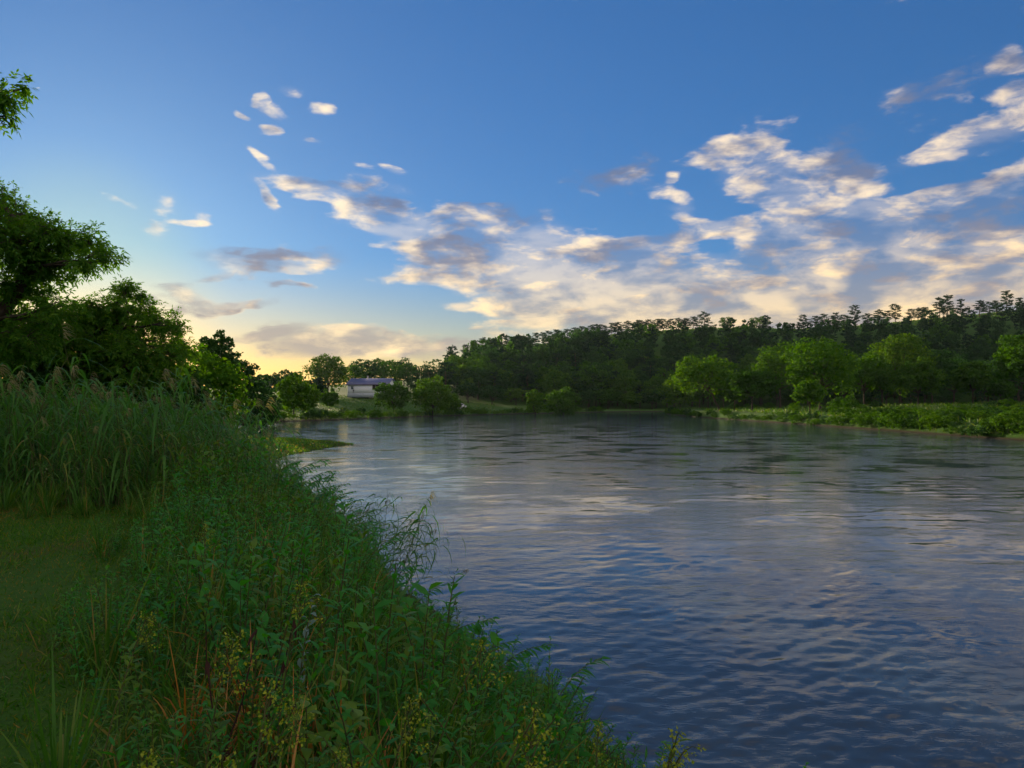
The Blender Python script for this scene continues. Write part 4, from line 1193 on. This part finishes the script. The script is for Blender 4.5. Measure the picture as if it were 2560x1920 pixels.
# one tall reed plume standing clear against the dark trees
pr = reed_parts(rngen(741), 2.6, True)
x, y = bearing(275, 11.7), 11.7
t = link('reed', None, loc=(x, y, gz(x, y)), rot=(0, R(-20), R(0))); tag(t, 'tallest reed with its plume leaning left against the dark trees', 'reed', 'plumed reeds in the reed bed')
for gg, nm, mt in zip(pr, ('stem', 'leaves', 'plume'), ('reed_stem', 'reed_leaf', 'reed_plume')): link(nm, gg.mesh('tall_reed_' + nm, M[mt]), t)['kind'] = 'stuff' if nm != 'stem' else 'thing'


# --- weeds
def weed_frame(rg, h, n, lean=.15):
    d = np.array([rg.normal(.12, lean), rg.normal(-.03, lean)]) * h
    t = np.linspace(0, 1, 6)
    c = np.stack([d[0] * t ** 1.8, d[1] * t ** 1.8, h * t], 1)
    f = np.linspace(.12, 1.0, n)
    P = np.stack([np.interp(f, t, c[:, k]) for k in range(3)], 1)
    az = np.arange(n) * 2.4 + rg.uniform(-.4, .4, n)
    return c, f, P, az


def weed_parts(rg, h=.8, n=36, L=.10, W=.021, up=.55, flower=0):
    stem, leaves, fl = Geo(), Geo(), Geo()
    c, f, P, az = weed_frame(rg, h, n)
    stem.add(*tube(c, np.linspace(.0055, .002, 6), 4))
    D = np.stack([np.cos(az), np.sin(az), up + rg.uniform(-.3, .5, n) + f * .4], 1) + WIND
    Nn = np.stack([-np.cos(az) * .7, -np.sin(az) * .7, np.ones(n)], 1) + rg.normal(size=(n, 3)) * .25
    ll = L * rg.uniform(.7, 1.2, n) * (1.1 - .45 * f)
    leaves.add(*strips(P, D, Nn, ll, W * rg.uniform(.8, 1.2, n), 3, rg.uniform(.1, .8, n)))
    if flower:
        top = c[-1]
        for k in range(8):
            a = k * 2.4; r = h * .095 * (1 - k / 11)
            base = top - np.array([0, 0, .17]) * h + np.array([0, 0, .022]) * k * h
            tip = base + np.array([math.cos(a) * r + .02, math.sin(a) * r, .05 * h])
            tw = curve_pts(base, tip, 4, .02, rg); stem.add(*tube(tw, [.002, .0015, .0012, .001], 3))
            m = 22; q = rg.uniform(.2, 1.05, m)
            Pf = base + (tip - base) * q[:, None] + rg.normal(size=(m, 3)) * .011 * h
            fl.add(*cards(Pf, rg.normal(size=(m, 3)) + np.array([0, 0, .8]), .0095 * rg.uniform(.6, 1.3, m), rg, .8))
    return stem, leaves, fl


def zone(x, y, d, e=0.0):
    return (d > -.15) & (x > lawn_edge(y) + e + .25 * np.sin(y * 2.1)) & (x * x + y * y > 2.6) & (y < 14.5)


WV = []
for k in range(10):
    r_ = rngen(800 + k)
    big = k % 3
    pr = weed_parts(r_, .62 + .07 * (k % 4), [32, 40, 24][big], [.125, .10, .16][big], [.026, .018, .046][big], [.5, .7, .35][big])
    WV.append((pr, [pr[0].mesh('weed_stem', M['weed_stem']), pr[1].mesh('weed_leaves', M['golden_leaf' if k in (1, 5, 8) else 'weed_leaf'])]))
P, Z = scatter(3900, (-7, 3.2), (1.3, 14.5), zone, 33)
rg = rngen(34)
near = np.argsort(np.hypot(P[:, 0], P[:, 1] - 1) + rg.uniform(0, 6, len(P)))
P, Z = P[near], Z[near]
D_ = river_distance(P[:, 0], P[:, 1])
mass = [Geo(), Geo(), Geo()]
# single broad leaves for the plants close by
LEAF = Geo().add(*strips(np.zeros((1, 3)), [(1, 0, .15)], [(0, 0, 1)], [.125], [.036], 4, [.3], peak=.4)).mesh('broad_leaf', M['weed_leaf'])
LEAF2 = Geo().add(*strips(np.zeros((1, 3)), [(1, 0, .15)], [(0, 0, 1)], [.12], [.024], 4, [.45], peak=.35)).mesh('narrow_leaf', M['weed_leaf'])
n_leafy = 0
for k in range(len(P)):
    x, y = P[k]; v = int(((float(wobble(x, y, 1.5, 11)) + 1) * 9 + rg.normal(0, .7))) % 10; a = rg.normal(0, .9); s = rg.uniform(.62, 1.12)
    if D_[k] < .5: s *= .95
    elif y < 4: s *= .8
    edge = x - lawn_edge(y)
    if edge < .7: s *= .55 + .5 * max(0, edge)
    room = head_room(x, y, Z[k]) * rg.uniform(.7, 1.25) * (1.7 if rg.random() < .07 else 1) + rg.uniform(0, .12)
    s *= 1 + .45 * float(wobble(x, y, 1.5, 3))
    if s * .75 > room: s = room / .75
    if s < .25: continue
    if k < 300:
        t = link('leafy_weed', None, loc=(x, y, Z[k] - .02), rot=(rg.normal(0, .1), rg.normal(.05, .1) + (.45 * max(0, 1 - D_[k]) if D_[k] < 1 else 0), a * (.3 if D_[k] < 1 else 1)), scale=s)
        broad = k % 8 == 0 and n_leafy < 36 and y < 8
        tag(t, 'leafy green weed with broad separate leaves on the near bank' if broad else 'one of the narrow leaved green weeds crowding the near bank', 'weed',
            'broad leaved weeds on the near bank' if broad else 'narrow leaved weeds on the near bank')
        if broad:
            n_leafy += 1
            r_ = rngen(5000 + k); h = .78
            c, f, Pl, az = weed_frame(r_, h, 26)
            link('stem', Geo().add(*tube(c, np.linspace(.006, .002, 6), 5)).mesh('weed_stem', M['weed_stem']), t)
            for j in range(26):
                link('leaf', LEAF if k % 16 == 0 else LEAF2, t, loc=tuple(Pl[j]), rot=(r_.normal(0, .3), -r_.uniform(.1, .7) - .4 * f[j], az[j]), scale=r_.uniform(.75, 1.15) * (1.12 - .4 * f[j]))
        else:
            link('stem', WV[v][1][0], t)
            link('leaves', WV[v][1][1], t)['kind'] = 'stuff'
    else:
        put(mass[0], WV[v][0][0].merged(), x, y, Z[k] - .02, a, s); put(mass[1 if wobble(x, y, .9, 6) + rg.normal(0, .15) < .12 else 2], WV[v][0][1].merged(), x, y, Z[k] - .02, a, s)
root = link('undergrowth', None); tag(root, 'dense green weeds filling the near bank between the plants', kind='stuff')
link('stems', mass[0].mesh('undergrowth_stems', M['weed_stem']), root)['kind'] = 'stuff'
link('leaves', mass[1].mesh('undergrowth_leaves', M['weed_leaf']), root)['kind'] = 'stuff'
link('leaves', mass[2].mesh('undergrowth_pale_leaves', M['golden_leaf']), root)['kind'] = 'stuff'

# long grass between the weeds, some of it hanging over the water
def tuft(rg, n, h, w, spread=.45, droop=.6):
    g = Geo()
    a = rg.uniform(0, 6.28, n); r = rg.uniform(0, .06, n)
    P = np.stack([np.cos(a) * r, np.sin(a) * r, np.zeros(n)], 1)
    D = np.stack([np.cos(a) * spread * rg.uniform(.2, 1, n), np.sin(a) * spread * rg.uniform(.2, 1, n), np.ones(n)], 1) + WIND * .4
    Nn = np.stack([-np.cos(a), -np.sin(a), np.full(n, .4)], 1)
    return g.add(*strips(P, D, Nn, h * rg.uniform(.55, 1.15, n), w * rg.uniform(.7, 1.3, n), 5, droop * rg.uniform(.2, 1.2, n), peak=.25))


grass_field('bank_grass', 'long thin grass growing through the weeds on the near bank', 30000, (-7, 3.2), (1.3, 15), .72, .010, 'grass', lambda x, y, d, r: zone(x, y, d, -.05), 610, 3, 0, .38)
TV = [tuft(rngen(850 + k), 44, .78, .011, .5, .7).mesh('tuft_blades', M['grass']) for k in range(4)]
DV = [tuft(rngen(860 + k), 22, .60, .010, .5, .55).mesh('dry_blades', M['dry_grass']) for k in range(3)]
P, Z = scatter(420, (-14, -2.5), (10.2, 12.6), lambda x, y, d: (y > 10.6 + .6 * np.sin(x * 1.3)) & (d > .3), 37)
for k in range(min(70, len(P))):
    o = link('grass_tuft', None, loc=(P[k, 0], P[k, 1], Z[k] - .02), rot=(0, 0, rg.uniform(0, 6.28)), scale=rg.uniform(.6, 1.3))
    tag(o, 'one of the tufts of long grass at the foot of the reeds, along the lawn', 'grass tuft', 'grass tufts at the foot of the reeds')
    link('blades', TV[k % 4], o)['kind'] = 'stuff'
P, Z = scatter(330, (-6, 3), (2.0, 14), zone, 35)
for k in range(min(110, len(P))):
    if head_room(P[k, 0], P[k, 1], Z[k]) < .55: continue
    o = link('grass_tuft', None, loc=(P[k, 0], P[k, 1], Z[k] - .02), rot=(0, 0, rg.uniform(0, 6.28)), scale=rg.uniform(.7, 1.15))
    tag(o, 'one of the tufts of long green grass among the weeds on the near bank', 'grass tuft', 'green grass tufts on the near bank')
    link('blades', TV[k % 4], o)['kind'] = 'stuff'


def stand(px, py, hh):
    """where a plant of height hh stands whose top is seen at column px, row py"""
    y = np.arange(1.6, 14, .04); x = bearing(px, y)
    k = int(np.argmin(np.abs(CAM_Z - (py - 1000) / F_PX * y - height(x, y) - hh)))
    return float(x[k]), float(y[k])


dry = [(655, 1700, 'orange dry grass tuft low in the middle of the near bank, the largest'), (700, 1745, ''), (620, 1745, ''), (640, 1490, ''), (685, 1560, ''), (620, 1545, ''), (560, 1640, ''), (780, 1560, ''), (860, 1600, ''),
       (720, 1420, ''), (640, 1270, ''), (960, 1650, ''), (480, 1500, ''), (1010, 1880, ''), (740, 1640, ''), (590, 1850, ''), (690, 1830, '')]
drank = {k: r for r, k in enumerate(sorted(range(len(dry)), key=lambda q: dry[q][0]))}
for k, (px, py, lab) in enumerate(dry):
    s = (1.35 if lab else rg.uniform(.75, 1.15))
    x, y = stand(px, py, .6 * s)
    o = link('dry_grass_tuft', None, loc=(x, y, gz(x, y) - .02), rot=(0, 0, rg.uniform(0, 6.28)), scale=s)
    tag(o, lab or ORD[drank[k]] + ' from the left of the orange dry grass tufts', 'grass tuft', 'dry grass tufts on the near bank')
    link('blades', DV[k % 3], o)['kind'] = 'stuff'

# arching leafy shoots
AV = []
for k in range(5):
    r_ = rngen(880 + k); st, lv = Geo(), Geo()
    t_ = np.linspace(0, 1, 8); hh = .85 + .06 * k
    cc = np.stack([.55 * hh * t_ ** 2.2, .1 * r_.normal() * t_, hh * (t_ - .32 * t_ ** 3)], 1)
    st.add(*tube(cc, np.linspace(.006, .002, 8), 4))
    n = 46; f_ = np.linspace(.2, 1, n)
    Pl = np.stack([np.interp(f_, t_, cc[:, q]) for q in range(3)], 1)
    sg = np.where(np.arange(n) % 2, 1, -1)
    Dl = np.stack([.8 + 0 * sg, sg * r_.uniform(.5, 1.0, n), r_.uniform(-.1, .5, n)], 1)
    lv.add(*strips(Pl, Dl, np.stack([-.3 + 0 * sg, 0 * sg, np.ones(n)], 1) + r_.normal(size=(n, 3)) * .2, .125 * r_.uniform(.8, 1.15, n) * (1.1 - .4 * f_), .026, 4, r_.uniform(.2, .7, n)))
    AV.append([st.mesh('shoot_stem', M['weed_stem']), lv.mesh('shoot_leaves', M['weed_leaf'])])
P, Z = scatter(1100, (-5, 3), (4.2, 14), lambda x, y, d: zone(x, y, d, .5) & (d < 2.4) & (d > .35), 36)
cnt = 0
for k in range(len(P)):
    room = head_room(P[k, 0], P[k, 1], Z[k])
    if room < .32 or cnt >= 90: continue
    cnt += 1
    s = min(1.1, room / .7) * rg.uniform(.8, 1.15)
    o = link('arching_weed', None, loc=(P[k, 0], P[k, 1], Z[k] - .02), rot=(0, 0, rg.normal(0, .55)), scale=s)
    tag(o, 'one of the arching leafy shoots bending towards the water on the near bank', 'weed', 'arching shoots on the near bank')
    link('stem', AV[k % 5][0], o); link('leaves', AV[k % 5][1], o)['kind'] = 'stuff'

# goldenrod
GV = []
for k in range(5):
    pr = weed_parts(rngen(870 + k), .85, 40, .075, .013, .75, 1)
    GV.append([pr[0].mesh('goldenrod_stem', M['weed_stem']), pr[1].mesh('goldenrod_leaves', M['golden_leaf']), pr[2].mesh('goldenrod_flowers', M['golden_flower'])])
gold = [(242, 1575, 'goldenrod nearest the lawn, left of all the others'), (490, 1565, ''), (612, 1700, ''), (440, 1770, ''), 
        (660, 1862, 'goldenrod with the brightest yellow flowers at the bottom of the photo, below the dry grass'), (558, 1835, ''), (925, 1725, ''), (1030, 1775, ''),
        (1145, 1835, 'leafy goldenrod in bloom at the bottom edge, near the middle of the photo'), (1000, 1610, ''), (1470, 1880, ''), (1535, 1845, 'goldenrod furthest to the right, leaning over the water'),
        (1500, 1870, ''), (115, 1820, ''), (660, 1430, ''), (520, 1330, '')]
grank = {k: r for r, k in enumerate(sorted(range(len(gold)), key=lambda q: gold[q][0]))}
for k, (px, py, lab) in enumerate(gold):
    s = rg.uniform(.8, 1.05) if py < 1850 else .8
    x, y = stand(px, py, .85 * s)
    o = link('goldenrod', None, loc=(x, y, gz(x, y) - .02), rot=(0, 0, rg.uniform(-.6, .6)), scale=s)
    tag(o, lab or ORD[grank[k]] + ' from the left of the yellow goldenrods on the near bank', 'goldenrod', 'goldenrods on the near bank')
    link('stem', GV[k % 5][0], o); link('leaves', GV[k % 5][1], o)['kind'] = 'stuff'; link('flower_head', GV[k % 5][2], o)['kind'] = 'stuff'

# silvery leaved plant and a dead dark stalk
for (px, py, lab) in ((745, 1465, 'silvery blue leaved weed among the green weeds near the water'), (335, 1850, 'small pale leaved weed at the bottom of the photo, near the lawn')):
    pr = weed_parts(rngen(890 + px), .7, 22, .10, .034, .9)
    x, y = stand(px, py, .7)
    o = link('silver_weed', None, loc=(x, y, gz(x, y)), scale=.9); tag(o, lab, 'weed')
    link('stem', pr[0].mesh('silver_stem', M['weed_stem']), o); link('leaves', pr[1].mesh('silver_leaves', M['silver_leaf']), o)['kind'] = 'stuff'
r_ = rngen(895); x, y = stand(572, 1430, .95)
o = link('dead_weed', None, loc=(x, y, gz(x, y))); tag(o, 'dead dark brown weed with curled leaves standing among the green ones', 'weed')
g = Geo(); lv = Geo()
for k in range(3):
    c = curve_pts((r_.normal(0, .03), r_.normal(0, .03), 0), (r_.normal(.05, .1), r_.normal(0, .1), r_.uniform(.7, 1.0)), 6, .02, r_, .012)
    g.add(*tube(c, np.linspace(.005, .002, 6), 4))
    n = 6; q = c[r_.integers(1, 6, n)]
    lv.add(*strips(q, np.stack([r_.normal(size=n) * .4, r_.normal(size=n) * .4, -np.ones(n)], 1), r_.normal(size=(n, 3)), .06, .016, 3, .3))
link('stalk', g.mesh('dead_stalk', M['dead_stalk']), o); link('leaves', lv.mesh('dead_leaves', M['dead_stalk']), o)['kind'] = 'stuff'

# lawn
LAWN = lambda x, y, d, r: (x < lawn_edge(y) + .6) & (x > -.72 * y - 1.2)
dry_patch = lambda x, y, r: wobble(x, y, .9, 14) + .5 * wobble(x, y, 3.1, 15) + r.normal(0, .22, len(x)) > .28
grass_field('lawn_grass', 'mown green lawn at the lower left', 230000, (-12, -1.2), (2.2, 13.5), .085, .012, 'lawn', lambda x, y, d, r: LAWN(x, y, d, r) & ~dry_patch(x, y, r), 620, 1, .0, .7)
grass_field('dry_lawn_grass', 'brownish dry patches in the mown lawn', 230000, (-12, -1.2), (2.2, 13.5), .065, .011, 'dry_lawn', lambda x, y, d, r: LAWN(x, y, d, r) & dry_patch(x, y, r), 622, 1, .0, .8)
grass_field('lawn_tufts', 'uncut tufts of grass standing in the lawn', 40000, (-12, -1.2), (2.2, 13.5), .19, .010, 'grass', lambda x, y, d, r: LAWN(x, y, d, r) & (wobble(x, y, 3.5, 16) + r.normal(0, .1, len(x)) > .25), 623, 2, .0, .5)
grass_field('lawn_weeds', 'clover and low weeds in the lawn', 16000, (-12, -1.2), (2.2, 13.5), .075, .018, 'grass', lambda x, y, d, r: (x < lawn_edge(y) + .5) & (x > -.72 * y - 1.2) & (wobble(x, y, 1.6, 4) + r.normal(0, .2, len(x)) > .1), 621, 2, .0, 1.0)

# ------------------------------------------------------------------ the evening air
g = Geo(); box(g, -3300, 3300, -3300, 4300, -4, 75)
hm = bpy.data.materials.new('haze'); hm.use_nodes = True
hn = hm.node_tree; hn.nodes.clear()
pv = hn.nodes.new('ShaderNodeVolumePrincipled'); pv.inputs['Color'].default_value = (.62, .80, 1.0, 1); pv.inputs['Density'].default_value = .000035; pv.inputs['Anisotropy'].default_value = .3
ho = hn.nodes.new('ShaderNodeOutputMaterial'); hn.links.new(pv.outputs[0], ho.inputs['Volume'])
tag(link('haze', g.mesh('haze', hm)), 'thin blue evening haze over the valley', kind='stuff')
